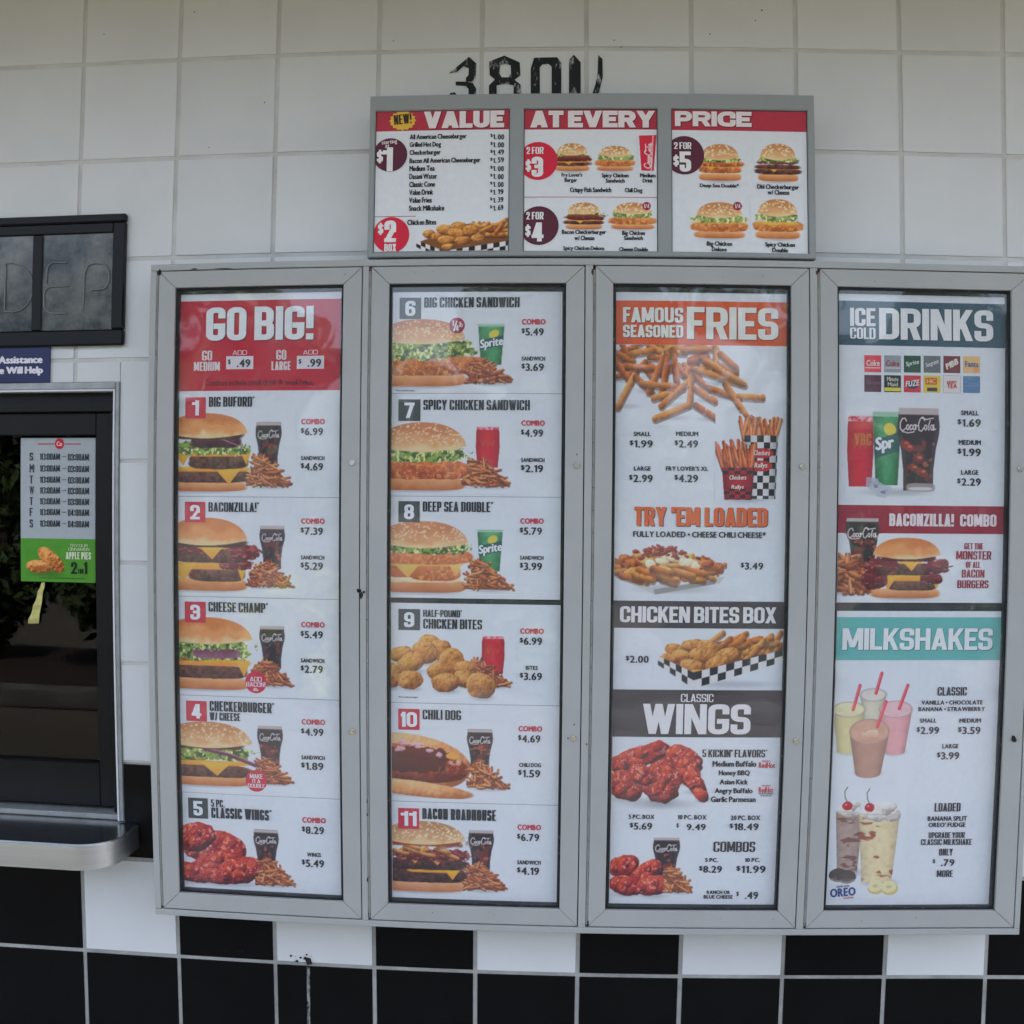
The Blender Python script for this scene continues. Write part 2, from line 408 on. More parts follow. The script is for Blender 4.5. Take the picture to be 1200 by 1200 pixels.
class Poster:
    """a flat printed sheet: paper plus printed areas, lettering and pictures laid on it"""
    def __init__(s, name, label, box_, depth, group=None, cat='poster', paper=WHITE, thick=.0012, nm='paper'):
        X0, ZT, X1, ZB = box_; s.d = depth
        s.t = thing(name, label, cat, ((X0 + X1) / 2, -depth, ZB), group)
        bm = bmesh.new(); box(bm, X0, X1, -depth, -depth + thick, ZB, ZT)
        bm_obj(nm, bm, ink(paper), s.t)
        s.lay = 0; s.box = box_
    def clip(s, r):
        return max(r[0], s.box[0]), min(r[1], s.box[1]), min(r[2], s.box[2]), max(r[3], s.box[3])
    def area(s, name, x0, y0, x1, y1, color, lift=.00025, full=False, parent=None):
        r = list(rect(x0, y0, x1, y1, s.d))
        if full: r[0], r[2] = s.box[0], s.box[2]
        r = s.clip(r); d = s.d + lift
        return mesh_obj(name, [(r[0], -d, r[3]), (r[2], -d, r[3]), (r[2], -d, r[1]), (r[0], -d, r[1])], [(0, 1, 2, 3)], ink(color), parent or s.t)
    def disc(s, name, cx, cy, rx, color, ry=None, lift=.0009, spikes=0, parent=None):
        x, z = W(cx, cy, s.d); k = W(cx + 10, cy, s.d)[0] - x; R = rx * k / 10; R2 = (ry or rx) * k / 10
        n = spikes * 2 if spikes else 48; pts = []
        for i in range(n):
            a = 2 * math.pi * i / n; f = (.86 if i % 2 else 1) if spikes else 1
            pts.append((min(max(x + R * f * math.cos(a), s.box[0]), s.box[2]), min(max(z + R2 * f * math.sin(a), s.box[3]), s.box[1])))
        d = s.d + lift
        return mesh_obj(name, [(x, -d, z)] + [(a, -d, b) for a, b in pts], [(0, 1 + i, 1 + (i + 1) % n) for i in range(n)], ink(color), parent or s.t)
    def text(s, txt, x0, y0, x1, y1, style='C', color=(42, 42, 50), name='lettering', parent=None, lift=.0013, shadow=None, rot=0, shear=0, bold=None):
        r = rect(x0, y0, x1, y1, s.d)
        BF = {'L': (.035, .09), 'G': (.062, .15), 'X': (.06, .15), 'P': (.04, .13)}
        st = lower_text(txt, *r, bold=BF[style][0] if bold is None else bold, gap=BF[style][1], sup=style == 'P') if style in BF else block_text(txt, *r, style)
        o = strips_obj(name, st, s.d + lift, ink(color), parent or s.t, rot=math.radians(rot), shear=shear)
        if shadow:
            dx = W(x0 + 1, y0, s.d)[0] - W(x0, y0, s.d)[0]
            st = [([(a + dx * .9, b - dx * .9) for a, b in V], F) for V, F in st]
            strips_obj('lettering_shadow', st, s.d + lift - .0003, ink(shadow), o, rot=math.radians(rot), shear=shear)
        return o
# ------------------------------------------------------------------ printed food pictures: fine colour grids
_RT = np.random.default_rng(5).random((8, 128, 128))
def vnoise(X, Y, s, seed=0):
    T = _RT[seed % 8]; x, y = X / s + seed * 17.3, Y / s + seed * 7.7
    ix, iy = np.floor(x).astype(int), np.floor(y).astype(int); fx, fy = x - ix, y - iy
    fx, fy = fx * fx * (3 - 2 * fx), fy * fy * (3 - 2 * fy)
    g = lambda a, b: T[a % 128, b % 128]
    return (g(ix, iy) * (1 - fx) + g(ix + 1, iy) * fx) * (1 - fy) + (g(ix, iy + 1) * (1 - fx) + g(ix + 1, iy + 1) * fx) * fy
def fbm(X, Y, s, seed=0):
    return vnoise(X, Y, s, seed) * .55 + vnoise(X, Y, s / 2.1, seed + 1) * .3 + vnoise(X, Y, s / 4.3, seed + 2) * .15
def sm(x): x = np.clip(x, 0, 1); return x * x * (3 - 2 * x)
A3 = lambda c: np.array(c, float)
class Pic:
    def __init__(s, x0, y0, x1, y1, ss=1.35, seed=1):
        s.b = (x0, y0, x1, y1); s.nx, s.ny = int((x1 - x0) * ss) + 2, int((y1 - y0) * ss) + 2
        s.X, s.Y = np.meshgrid(np.linspace(x0, x1, s.nx), np.linspace(y0, y1, s.ny))
        s.img = np.ones((s.ny, s.nx, 3)) * A3(WHITE); s.soft = .8 / ss; s.seed = seed; s.rng = random.Random(seed)
    def put(s, m, col):
        m = np.clip(m, 0, 1)[..., None]; col = np.asarray(col, float)
        s.img = s.img * (1 - m) + col * m
    def sup(s, cx, cy, rx, ry, p=2, wav=0, ws=6, rot=0, seed=0):
        dx, dy = s.X - cx, s.Y - cy
        if rot: c, q = math.cos(rot), math.sin(rot); dx, dy = dx * c + dy * q, -dx * q + dy * c
        f = (np.abs(dx / rx) ** p + np.abs(dy / ry) ** p) ** (1 / p)
        if wav: f = f + wav * (fbm(s.X, s.Y, ws, s.seed + seed) - .5) * 2
        return np.clip((1 - f) * min(rx, ry) / s.soft + .5, 0, 1), dx / rx, dy / ry
    def poly(s, pts):
        """soft inside mask of a polygon"""
        X, Y = s.X, s.Y; ins = np.zeros(X.shape, bool); d = np.full(X.shape, 1e9); n = len(pts)
        for i in range(n):
            (ax, ay), (bx, by) = pts[i], pts[(i + 1) % n]
            t = np.clip(((X - ax) * (bx - ax) + (Y - ay) * (by - ay)) / max((bx - ax) ** 2 + (by - ay) ** 2, 1e-9), 0, 1)
            d = np.minimum(d, np.hypot(X - ax - t * (bx - ax), Y - ay - t * (by - ay)))
            if ay != by:
                c = (ay > Y) != (by > Y); ins ^= c & (X < (bx - ax) * (Y - ay) / (by - ay) + ax)
        return np.clip(np.where(ins, d, -d) / s.soft + .5, 0, 1)
    def cap(s, ax, ay, bx, by, r, r2=None):
        """mask of a round-ended stroke, offset across (-1..1) and along (0..1)"""
        L2 = max((bx - ax) ** 2 + (by - ay) ** 2, 1e-9); r2 = r if r2 is None else r2
        t = np.clip(((s.X - ax) * (bx - ax) + (s.Y - ay) * (by - ay)) / L2, 0, 1)
        ex, ey = s.X - ax - t * (bx - ax), s.Y - ay - t * (by - ay); R = r + (r2 - r) * t
        side = ((bx - ax) * ey - (by - ay) * ex) / math.sqrt(L2) / np.maximum(R, 1e-6)
        return np.clip((R - np.hypot(ex, ey)) / s.soft + .5, 0, 1), side, t
    def line(s, pts, w, col, a=1):
        m = np.zeros(s.X.shape)
        for p, q in zip(pts, pts[1:]): m = np.maximum(m, s.cap(p[0], p[1], q[0], q[1], w / 2)[0])
        s.put(m * a, col)
    def shade(s, cx, cy, rx, ry, a=.35, col=(120, 125, 135)):
        d = np.hypot((s.X - cx) / rx, (s.Y - cy) / ry); s.put(sm(1.15 - d) * a, col)
    # ---- burger layers, x0..x1 wide, y0..y1 tall
    def bun(s, x0, x1, y0, y1, seeds=0, crown=(182, 106, 54), mid=(212, 148, 88), edge=(226, 194, 148)):
        cx, rx, h = (x0 + x1) / 2, (x1 - x0) / 2, y1 - y0
        bot = y1 - h * .10 * (np.abs(s.X - cx) / rx) ** 4 + .06 * h * np.cos((s.X - cx) / rx * 3)
        m, u, v = s.sup(cx, y1, rx, h, 2.25)
        m = m * np.clip((bot - s.Y) / s.soft + .5, 0, 1); v = np.clip(-v, 0, 1)
        n = fbm(s.X, s.Y, 14, s.seed)[..., None]
        k = np.clip(v * 1.25 + (n[..., 0] - .5) * .5, 0, 1)[..., None]
        c = A3(edge) * (1 - sm(k / .35)) + A3(mid) * sm(k / .35)
        c = c * (1 - sm((k - .45) / .5)) + A3(crown) * sm((k - .45) / .5)
        e = np.clip((np.abs(u) - .6) / .4, 0, 1)[..., None] ** 2
        c = c * (1 - e * .35) + A3(edge) * e * .35
        c = c + 14 * (fbm(s.X, s.Y, 5, s.seed + 2)[..., None] - .5)
        s.put(m, c)
        for _ in range(seeds):
            a = s.rng.uniform(-.93, .93); b = s.rng.uniform(.22, .96) * (1 - abs(a) ** 2.3) ** .45
            q = s.sup(cx + a * rx, y1 - b * h, 1.35, .75, 2, rot=s.rng.uniform(-1.2, 1.2))[0]
            s.put(q * .75, (238, 222, 188))
        if not seeds:
            s.put(m * sm(1 - np.hypot(u + .2, v - .62) / .28) * .3, (240, 205, 160))
    def heel(s, x0, x1, y0, y1, top=(224, 176, 122), bot=(176, 102, 56)):
        cx, rx, cy, ry = (x0 + x1) / 2, (x1 - x0) / 2, (y0 + y1) / 2, (y1 - y0) / 2
        s.shade(cx, y1, rx * 1.02, 3.2, .45)
        m, u, v = s.sup(cx, cy, rx, ry, 4, .02, 8)
        k = np.clip(v * .5 + .5 + (fbm(s.X, s.Y, 10, s.seed + 3) - .5) * .4, 0, 1)[..., None]
        s.put(m, A3(top) * (1 - k) + A3(bot) * k)
    def patty(s, x0, x1, y0, y1, lo=(58, 36, 34), hi=(132, 84, 66), wav=.06):
        m, u, v = s.sup((x0 + x1) / 2, (y0 + y1) / 2, (x1 - x0) / 2, (y1 - y0) / 2, 3.5, wav, 6, seed=3)
        k = np.clip(fbm(s.X, s.Y, 4, s.seed + 4) * 1.25 - .15 - v * .3, 0, 1)[..., None]
        s.put(m, A3(lo) * (1 - k) + A3(hi) * k)
    def chicken(s, x0, x1, y0, y1, lo=(142, 74, 40), hi=(222, 142, 82), wav=.1):
        s.patty(x0, x1, y0, y1, lo, hi, wav)
        m = s.sup((x0 + x1) / 2, (y0 + y1) / 2, (x1 - x0) / 2, (y1 - y0) / 2, 3.5)[0]
        s.put(m * sm((fbm(s.X, s.Y, 3, s.seed + 1) - .56) * 6) * .6, (240, 176, 112))
    def lettuce(s, x0, x1, y0, y1, dark=(62, 84, 44), mid=(132, 162, 70), pale=(206, 220, 150)):
        m, u, v = s.sup((x0 + x1) / 2, (y0 + y1) / 2, (x1 - x0) / 2, (y1 - y0) / 2, 3, .35, 5, seed=5)
        n = fbm(s.X * 1.0, s.Y * 1.5, 5, s.seed + 5)
        k = sm((n - .33) / .3)[..., None]; q = sm((fbm(s.X * 1.3, s.Y, 4, s.seed + 6) - .56) / .12)[..., None]
        c = A3(dark) * (1 - k) + A3(mid) * k; s.put(m, c * (1 - q) + A3(pale) * q)
        for _ in range(int((x1 - x0) / 5)):
            x = s.rng.uniform(x0 + 3, x1 - 3); y = s.rng.uniform(y0, y1)
            s.line([(x, y), (x + s.rng.uniform(-4, 4), y + s.rng.uniform(.5, 3))], .9, pale if s.rng.random() < .6 else dark, .7)
    def slab(s, x0, x1, y0, y1, col, col2=None, wav=.1, p=4, ws=7, seed=2):
        m, u, v = s.sup((x0 + x1) / 2, (y0 + y1) / 2, (x1 - x0) / 2, (y1 - y0) / 2, p, wav, ws, seed=seed)
        k = np.clip(v * .5 + .5 + (fbm(s.X, s.Y, 5, s.seed) - .5) * .8, 0, 1)[..., None]
        s.put(m, A3(col) * (1 - k) + A3(col2 or col) * k)
    def cheese(s, x0, x1, y0, y1, drips=(), col=(240, 178, 62), col2=(214, 142, 50)):
        s.slab(x0, x1, y0, y1, col, col2, .06)
        for cx, w, h in drips:
            m = s.poly([(cx - w, y0 + (y1 - y0) * .4), (cx + w, y0 + (y1 - y0) * .4), (cx + w * .1, y1 + h)])
            k = sm((s.Y - y0) / (h + y1 - y0))[..., None]; s.put(m, A3(col) * (1 - k * .7) + A3(col2) * k * .7)
    def bacon(s, x0, x1, y0, y1):
        s.slab(x0, x1, y0, y1, (128, 46, 54), (74, 30, 36), .28, 3, 6, 6)
        m = s.sup((x0 + x1) / 2, (y0 + y1) / 2, (x1 - x0) / 2, (y1 - y0) / 2, 3, .28, 6, seed=6)[0]
        s.put(m * sm((fbm(s.X, s.Y * 2.2, 5, s.seed + 7) - .56) * 8) * .7, (186, 98, 96))
    def fries(s, x0, y0, x1, y1, n=70, peak=.35, wid=1.3, ln=(8, 16), pal=((202, 124, 76), (178, 100, 62), (216, 144, 92), (156, 82, 54))):
        cx = x0 + (x1 - x0) * peak
        s.shade((x0 + x1) / 2, y1 - 1, (x1 - x0) / 2, 4, .4)
        base = s.poly([(x0, y1 - 2), (cx - 3, y0 + 6), (cx + 5, y0 + 6), (x1 - 4, y1 - 6), (x1 - 6, y1 - 1)]); s.put(base, (138, 76, 46))
        n = int(n * 1.5)
        for i in range(n):
            f = i / n; y = y0 + (y1 - y0) * (.08 + .86 * s.rng.random() ** .8)
            k = (y - y0) / (y1 - y0); L = x0 + (cx - x0) * (1 - k) * .75; Rr = x1 - (x1 - cx) * (1 - k) ** 1.1
            x = s.rng.uniform(L, Rr); a = s.rng.uniform(-.5, .75) + (s.rng.random() < .2) * 1.2; l = s.rng.uniform(*ln) * (1 if x < x1 - 8 else .6)
            ax, ay, bx, by = x - math.cos(a) * l / 2, y - math.sin(a) * l / 2, x + math.cos(a) * l / 2, y + math.sin(a) * l / 2
            bx, ax = min(bx, x1 - 1), max(ax, x0); ay, by = (min(max(q, y0), y1 - 1.5) for q in (ay, by))
            if math.hypot(bx - ax, by - ay) < 2: continue
            s.fry(ax, ay, bx, by, wid * s.rng.uniform(.8, 1.15), pal[s.rng.randrange(len(pal))])
    def fry(s, ax, ay, bx, by, r, col):
        m0 = s.cap(ax + .5, ay + r * .7, bx + .5, by + r * .7, r)[0]; s.put(m0 * .5, (84, 44, 30))
        m, q, t = s.cap(ax, ay, bx, by, r * s.rng.uniform(.85, 1.05), r * s.rng.uniform(.85, 1.1))
        if r > 2: m = np.clip(m - sm((fbm(s.X, s.Y, 4, s.seed + 6) - .60) * 5) * (np.abs(q) > .55), 0, 1)
        if abs(bx - ax) > .01 and bx < ax: q = -q
        k = np.clip(.62 - .55 * q, 0, 1)[..., None]
        c = A3(col) * (.56 + .62 * k - .16 * (np.abs(t[..., None] - .5) * 2) ** 4) + 34 * (fbm(s.X, s.Y, 3.2, s.seed)[..., None] - .5)
        s.put(m, c)
    def blob(s, cx, cy, rx, ry, rot, lo, mid, hi, spec=None, wav=.1, bump=.8, ws=5, sd=0):
        m, u, v = s.sup(cx, cy, rx, ry, 2.2, wav, ws * 1.6, rot, sd)
        c, q = math.cos(rot), math.sin(rot); gx, gy = u * c - v * q, u * q + v * c
        n = fbm(s.X, s.Y, ws, s.seed + sd); n2 = fbm(s.X + .8, s.Y + .8, ws, s.seed + sd)
        L = np.clip(.60 - .26 * gx - .46 * gy - .22 * (u * u + v * v) ** 2 + bump * (n - .5) + bump * 2 * (n - n2), 0, 1)[..., None]
        C = np.where(L < .5, A3(lo) + (A3(mid) - A3(lo)) * L * 2, A3(mid) + (A3(hi) - A3(mid)) * (L - .5) * 2)
        s.put(m, C)
        if spec: s.put(m * sm((fbm(s.X, s.Y, ws * .55, s.seed + sd + 3) - .60) * 9) * sm(.9 - gy - gx * .4) * .75, spec)
    def wing(s, cx, cy, rx, ry, rot, sd=0):
        s.shade(cx + 1, cy + ry * .9, rx, ry * .35, .35)
        C = ((66, 14, 22), (156, 34, 40), (208, 82, 54), (236, 164, 142)); c, q = math.cos(rot), math.sin(rot)
        s.blob(cx, cy, rx, ry * .92, rot, *C, .17, .6, 7, sd)
        if rx > 12:
            for k, (f, g, h) in enumerate(((-.42, -.12, .62), (.40, .16, .56), (.02, -.26, .48), (-.1, .34, .42))):
                s.blob(cx + f * rx * c - g * ry * q, cy + f * rx * q + g * ry * c, rx * h * .72, ry * h, rot + (k - 1.5) * .35, *C, .22, .6, 5.5, sd * 3 + k)
    def nugget(s, cx, cy, rx, ry, rot=0, sd=0, dk=1):
        s.shade(cx + 2, cy + ry * .9, rx, ry * .4, .45)
        s.blob(cx, cy, rx, ry, rot, A3((104, 60, 28)) * dk, A3((182, 122, 58)) * dk, A3((224, 172, 96)) * dk, None, .13, .62, 6.5, sd)
        m = s.sup(cx, cy, rx, ry, 2.2, .13, 10, rot, sd)[0]; s.put(m * sm((fbm(s.X, s.Y, 2.6, s.seed + sd + 5) - .6) * 7) * .4, A3((120, 70, 34)) * dk)
    def cola(s, cx, y0, y1, w, script=True, lo=(34, 27, 32)):
        h = y1 - y0; t = np.clip((s.Y - y0) / h, 0, 1)
        half = w / 2 * np.interp(t, [0, .1, .22, .32, .5, .75, 1], [.92, .95, 1, .97, .82, .71, .70])
        m = np.clip((half - np.abs(s.X - cx)) / s.soft + .5, 0, 1) * np.clip((s.Y - y0) / s.soft, 0, 1) * np.clip((y1 - s.Y) / s.soft, 0, 1)
        u = (s.X - cx) / half
        s.put(m, A3(lo) + (26 * (np.abs(u) > .78)[..., None]) * A3((.8, .8, .9)))
        k = sm((fbm(s.X, s.Y, max(w * .22, 3), s.seed + 9) - .47) * 6) * (t > .36) * (np.abs(u) < .75)
        s.put(m * k * .75, (126, 48, 42)); s.put(m * sm((fbm(s.X, s.Y, w * .15, s.seed + 11) - .62) * 8) * (t > .4) * .7, (196, 96, 70))
        rim = m * np.clip((y0 + h * .085 - s.Y) / s.soft, 0, 1)
        s.put(rim, (176, 170, 172)); s.put(m * np.clip(1 - np.abs(s.Y - y0 - h * .09) / 1.0, 0, 1) * .7, (96, 50, 46))
        if script: s.script(cx - w * .42, y0 + h * .17, w * .84, h * .2)
    def script(s, x, y, w, h, col=(226, 226, 232), lw=None, ang=0):
        q = [[(.20, .3), (.16, .12), (.09, .15), (.03, .42), (.03, .75), (.09, .92), (.18, .74)],
             [(.235 + .035 * math.cos(a), .68 + .16 * math.sin(a)) for a in np.linspace(0, 6.3, 9)],
             [(.355, .58), (.32, .52), (.29, .68), (.31, .84), (.36, .76)],
             [(.41 + .035 * math.cos(a), .68 + .16 * math.sin(a)) for a in np.linspace(0, 6.3, 9)], [(.45, .5), (.44, .82)],
             [(.475, .6), (.51, .57)],
             [(.69, .25), (.64, .04), (.57, .14), (.52, .48), (.53, .84), (.60, .92), (.66, .7)], [(.6, .07), (.72, .18), (.92, .1)],
             [(.715 + .035 * math.cos(a), .68 + .16 * math.sin(a)) for a in np.linspace(0, 6.3, 9)],
             [(.83, .25), (.79, .6), (.8, .84)], [(.88 + .035 * math.cos(a), .68 + .16 * math.sin(a)) for a in np.linspace(0, 6.3, 9)], [(.93, .5), (.93, .84), (.98, .76)],
             [(.1, .95), (.24, 1.03), (.4, .96)]]
        c, sn = math.cos(ang), math.sin(ang); lw = lw or max(w * .032, .75)
        for st in q: s.line([(x + a * w * c - b * h * sn, y + a * w * sn + b * h * c) for a, b in st], lw, col, .9)
    def sprite(s, cx, y0, y1, w):
        h = y1 - y0; t = np.clip((s.Y - y0) / h, 0, 1); half = w / 2 * (1 - .24 * t)
        m = np.clip((half - np.abs(s.X - cx)) / s.soft + .5, 0, 1) * np.clip((s.Y - y0) / s.soft, 0, 1) * np.clip((y1 - s.Y) / s.soft, 0, 1)
        u = ((s.X - cx) / half)[..., None]; n = fbm(s.X, s.Y, 6, s.seed)[..., None]
        s.put(m, A3((82, 158, 110)) * (1 - .3 * np.abs(u) ** 2) + 40 * (n - .5) - 30 * sm(t[..., None] * 1.2 - .3) * np.array([1, .7, .8]))
        s.put(m * np.clip((y0 + h * .07 - s.Y) / s.soft, 0, 1), (150, 190, 170))
        s.put(s.sup(cx + w * .1, y0 + h * .24, w * .2, h * .09, 2, rot=-.5)[0], (206, 196, 74))
        s.put(m * s.cap(cx - w * .45, y0 + h * .52, cx + w * .42, y0 + h * .40, h * .12)[0] * .6, (34, 60, 84))
    def redcup(s, cx, y0, y1, w, logo=True):
        h = y1 - y0; t = np.clip((s.Y - y0) / h, 0, 1); half = w / 2 * np.interp(t, [0, .15, .5, 1], [.9, .97, 1, .84])
        m = np.clip((half - np.abs(s.X - cx)) / s.soft + .5, 0, 1) * np.clip((s.Y - y0) / s.soft, 0, 1) * np.clip((y1 - s.Y) / s.soft, 0, 1)
        u = ((s.X - cx) / half)[..., None]
        s.put(m, A3((196, 32, 54)) * (1 - .22 * u ** 2) + 14 * (fbm(s.X, s.Y, 7, s.seed)[..., None] - .5))
        s.put(m * sm((y0 + h * .09 - s.Y) * .6) * sm(fbm(s.X, s.Y, 3, s.seed + 1) * 2 - .4), (228, 178, 190))
        if logo:
            for dx, l in ((-.2, 1), (0, .8), (.2, 1)):
                s.line([(cx + (dx - .07) * w, y0 + h * .34), (cx + (dx + .0) * w, y0 + h * .46), (cx + (dx + .07) * w, y0 + h * .34)], 1.0, (176, 120, 60), .6 * l)
    def emit(s, poster, name='food_picture', lift=.0005, parent=None):
        r = rect(*s.b, poster.d); q = poster.clip(r); d = poster.d + lift; root = parent or poster.t; off = wloc(root)
        xs = np.linspace(r[0], r[2], s.nx); zs = np.linspace(r[1], r[3], s.ny)
        ix = np.where((xs >= q[0] - 1e-6) & (xs <= q[2] + 1e-6))[0]; iz = np.where((zs <= q[1] + 1e-6) & (zs >= q[3] - 1e-6))[0]
        xs, zs = xs[ix], zs[iz]; img = s.img[np.ix_(iz, ix)]; nx, ny = len(xs), len(zs)
        V = np.zeros((ny, nx, 3)); V[..., 0] = xs[None, :] - off.x; V[..., 1] = -d - off.y; V[..., 2] = zs[:, None] - off.z
        i = np.arange(ny * nx).reshape(ny, nx)
        F = np.stack([i[1:, :-1], i[1:, 1:], i[:-1, 1:], i[:-1, :-1]], -1).reshape(-1, 4)
        me = bpy.data.meshes.new(name); nv, nf = ny * nx, len(F)
        me.vertices.add(nv); me.vertices.foreach_set('co', V.reshape(-1))
        me.loops.add(nf * 4); me.loops.foreach_set('vertex_index', F.reshape(-1).astype(np.int32))
        me.polygons.add(nf); me.polygons.foreach_set('loop_start', (np.arange(nf) * 4).astype(np.int32))
        col = np.ones((nv, 4), np.float32); col[:, :3] = np.clip(lin(np.clip(img.reshape(-1, 3), 0, 255)) / PAPER * .78, .004, .85)
        a = me.color_attributes.new('Col', 'FLOAT_COLOR', 'POINT'); a.data.foreach_set('color', col.reshape(-1))
        me.materials.append(PRINT); me.update(); me.validate()
        o = bpy.data.objects.new(name, me); COL.objects.link(o); o.parent = root
        return o
# ------------------------------------------------------------------ materials of the place
M_TILE = mat('glazed_white_tile', (.70, .695, .68), .4, spec=.35, island=.05, var=.07, vscale=2.6, bump=.12, bscale=420, rvar=.1)
M_BLACK = mat('glazed_black_tile', (.0035, .0033, .0035), .33, spec=.16, var=.35, vscale=5, bump=.08, bscale=200, rvar=.08)
M_GROUT = mat('grout', (.63, .615, .585), .85, spec=.2, var=.16, vscale=9, bump=.4, bscale=300)
M_ALU = mat('painted_grey_metal', alb(150, 158, 161), .45, spec=.35, var=.06, vscale=7, bump=.05, bscale=500, rvar=.08)
M_ALU2 = mat('board_grey_metal', alb(134, 144, 148), .5, spec=.3, var=.06, vscale=7, bump=.05, bscale=500, rvar=.08)
M_DARK = mat('black_window_frame', (.0055, .0055, .006), .42, spec=.25, var=.3, vscale=12)
M_GAP = mat('dark_backing', (.022, .024, .028), .6, var=.3, vscale=15)
M_GASK = worn_or_mottled('black_rubber_gasket', (.012, .013, .014), (.16, .17, .18), .6, .72, 90, .55)
M_STEEL = mat('brushed_steel', (.70, .70, .69), .38, 1, var=.08, vscale=6, bump=.2, bscale=40, stretch=(.3, 1, 40), rvar=.06)
M_STEELTOP = mat('steel_top', (.40, .41, .42), .22, 1, var=.15, vscale=5, rvar=.06)
M_TRIM = mat('aluminium_trim', (.36, .36, .35), .45, .4, var=.25, vscale=30)
M_BEAD = mat('white_bead', (.74, .73, .74), .4, var=.06, vscale=30)
M_HINGE = mat('hinge_metal', alb(126, 131, 131), .5, .0, var=.25, vscale=40)
M_LOCK = mat('lock_chrome', (.6, .6, .6), .25, 1)
M_HOLE = mat('black_void', (.004, .004, .004), .8)
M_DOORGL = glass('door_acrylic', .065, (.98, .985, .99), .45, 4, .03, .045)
M_WINGL = glass('window_glass', .045, (.55, .57, .58), 0, 8, 0)
M_NAVY = mat('navy_sign_face', alb(28, 38, 86), .4, var=.1, vscale=20)
M_SIGN = worn_or_mottled('sky_mottled_acrylic', alb(44, 54, 64), alb(128, 134, 136), .38, .72, 8, .16)  # pale mottling painted in for the cloudy sky mirrored in the panes
M_TUBE = mat('unlit_neon_tube', alb(116, 123, 127), .6, spec=.3, var=.3, vscale=60)
M_DIGIT = worn_or_mottled('peeling_black_paint', (.012, .012, .013), (.55, .55, .53), .55, .66, 85, .6, (1, 1, .45))
M_SOFFIT = mat('painted_soffit', (.42, .38, .26), .7, var=.06)
M_GROUTLO = mat('grimy_grout', (.40, .385, .355), .85, spec=.2, var=.35, vscale=9, bump=.4, bscale=300)
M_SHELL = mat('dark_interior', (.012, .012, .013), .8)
M_ASPH = mat('asphalt', (.075, .066, .05), .9, var=.2, vscale=3, bump=.6, bscale=60)
M_CONC = mat('pale_concrete', (.36, .35, .32), .85, var=.15, vscale=4, bump=.3, bscale=90)
M_MULCH = mat('dark_mulch', (.03, .02, .015), .95, var=.5, vscale=30, bump=1, bscale=60)
M_LEAF = mat('leaf_green', (.045, .075, .022), .55, var=.5, vscale=3)
M_LEAF2 = mat('leaf_yellow_green', (.20, .22, .03), .5, var=.4, vscale=5)
M_BARK = mat('bark', (.07, .05, .035), .9, var=.4, vscale=14, bump=1, bscale=40)
M_GUNK = mat('old_adhesive', (.02, .018, .016), .8, var=.4, vscale=80)
M_STREAK = worn_or_mottled('dried_drip', (.30, .30, .29), (.012, .012, .012), .42, .6, 120, .8, (1, 1, .5))
M_TAPE = mat('shiny_tape', alb(196, 196, 130), .22, .3, spec=.6, var=.3, vscale=60)

# ------------------------------------------------------------------ ground and surroundings behind the camera
def flat(name, x0, x1, y0, y1, z, m, **kw):
    o = mesh_obj(name, [(x0, y0, z), (x1, y0, z), (x1, y1, z), (x0, y1, z)], [(0, 1, 2, 3)], m); tag(o, **kw); return o
flat('parking_lot', -400, 400, -400, 400, 0, M_ASPH, kind='structure')
bm = bmesh.new(); box(bm, -6, 9, -1.3, 0.0, .004, .13, .015, 2)
tag(bm_obj('sidewalk', bm, M_CONC), kind='structure')
bm = bmesh.new(); box(bm, -5, 8, -7.6, -5.4, .004, .15, .03, 2)
M_KERB = mat('stained_kerb', (.11, .105, .095), .9, var=.5, vscale=5, bump=.4, bscale=50)
tag(bm_obj('planter_kerb', bm, M_KERB), 'long concrete kerb island opposite the menu board', 'kerb')
flat('planting_bed', -4.8, 7.8, -7.4, -5.6, .156, M_MULCH, kind='structure')
def leaves(rng, clumps, size, n):
    V, F = [], []
    for (cx, cy, cz, r) in clumps:
        for _ in range(n):
            while True:
                p = np.array([rng.uniform(-1, 1) for _ in range(3)])
                if .25 < p @ p < 1: break
            p = p * r * np.array([1, 1, .8]) + (cx, cy, cz)
            a = np.array([rng.gauss(0, 1) for _ in range(3)]); a /= np.linalg.norm(a)
            b = np.cross(a, [rng.gauss(0, 1) for _ in range(3)]); b /= np.linalg.norm(b)
            s = size * rng.uniform(.6, 1.3); k = len(V)
            V += [tuple(p - a * s), tuple(p + b * s * .45), tuple(p + a * s), tuple(p - b * s * .45)]; F.append((k, k + 1, k + 2, k + 3))
    return V, F
rng = random.Random(3)
for i in range(8):
    x = -4.2 + i * 1.6; t = thing('shrub', 'leafy low shrub in the mulch bed opposite the menu board', 'shrub', (x, -6.5 + rng.uniform(-.3, .3), .156), 'shrubs in the mulch bed')
    cl = [(t.location.x + rng.uniform(-.45, .45), t.location.y + rng.uniform(-.3, .3), .156 + rng.uniform(.2, .75), rng.uniform(.25, .42)) for _ in range(11)]
    V, F = leaves(rng, cl, .075, 260)
    mesh_obj('foliage', V, F, M_LEAF2 if i in (2,) else M_LEAF, t)
    bm = bmesh.new()
    for k in range(4): tube(bm, [(t.location.x, t.location.y, .15), (cl[k][0], cl[k][1], cl[k][2])], .014, 6)
    bm_obj('stem', bm, M_BARK, t)
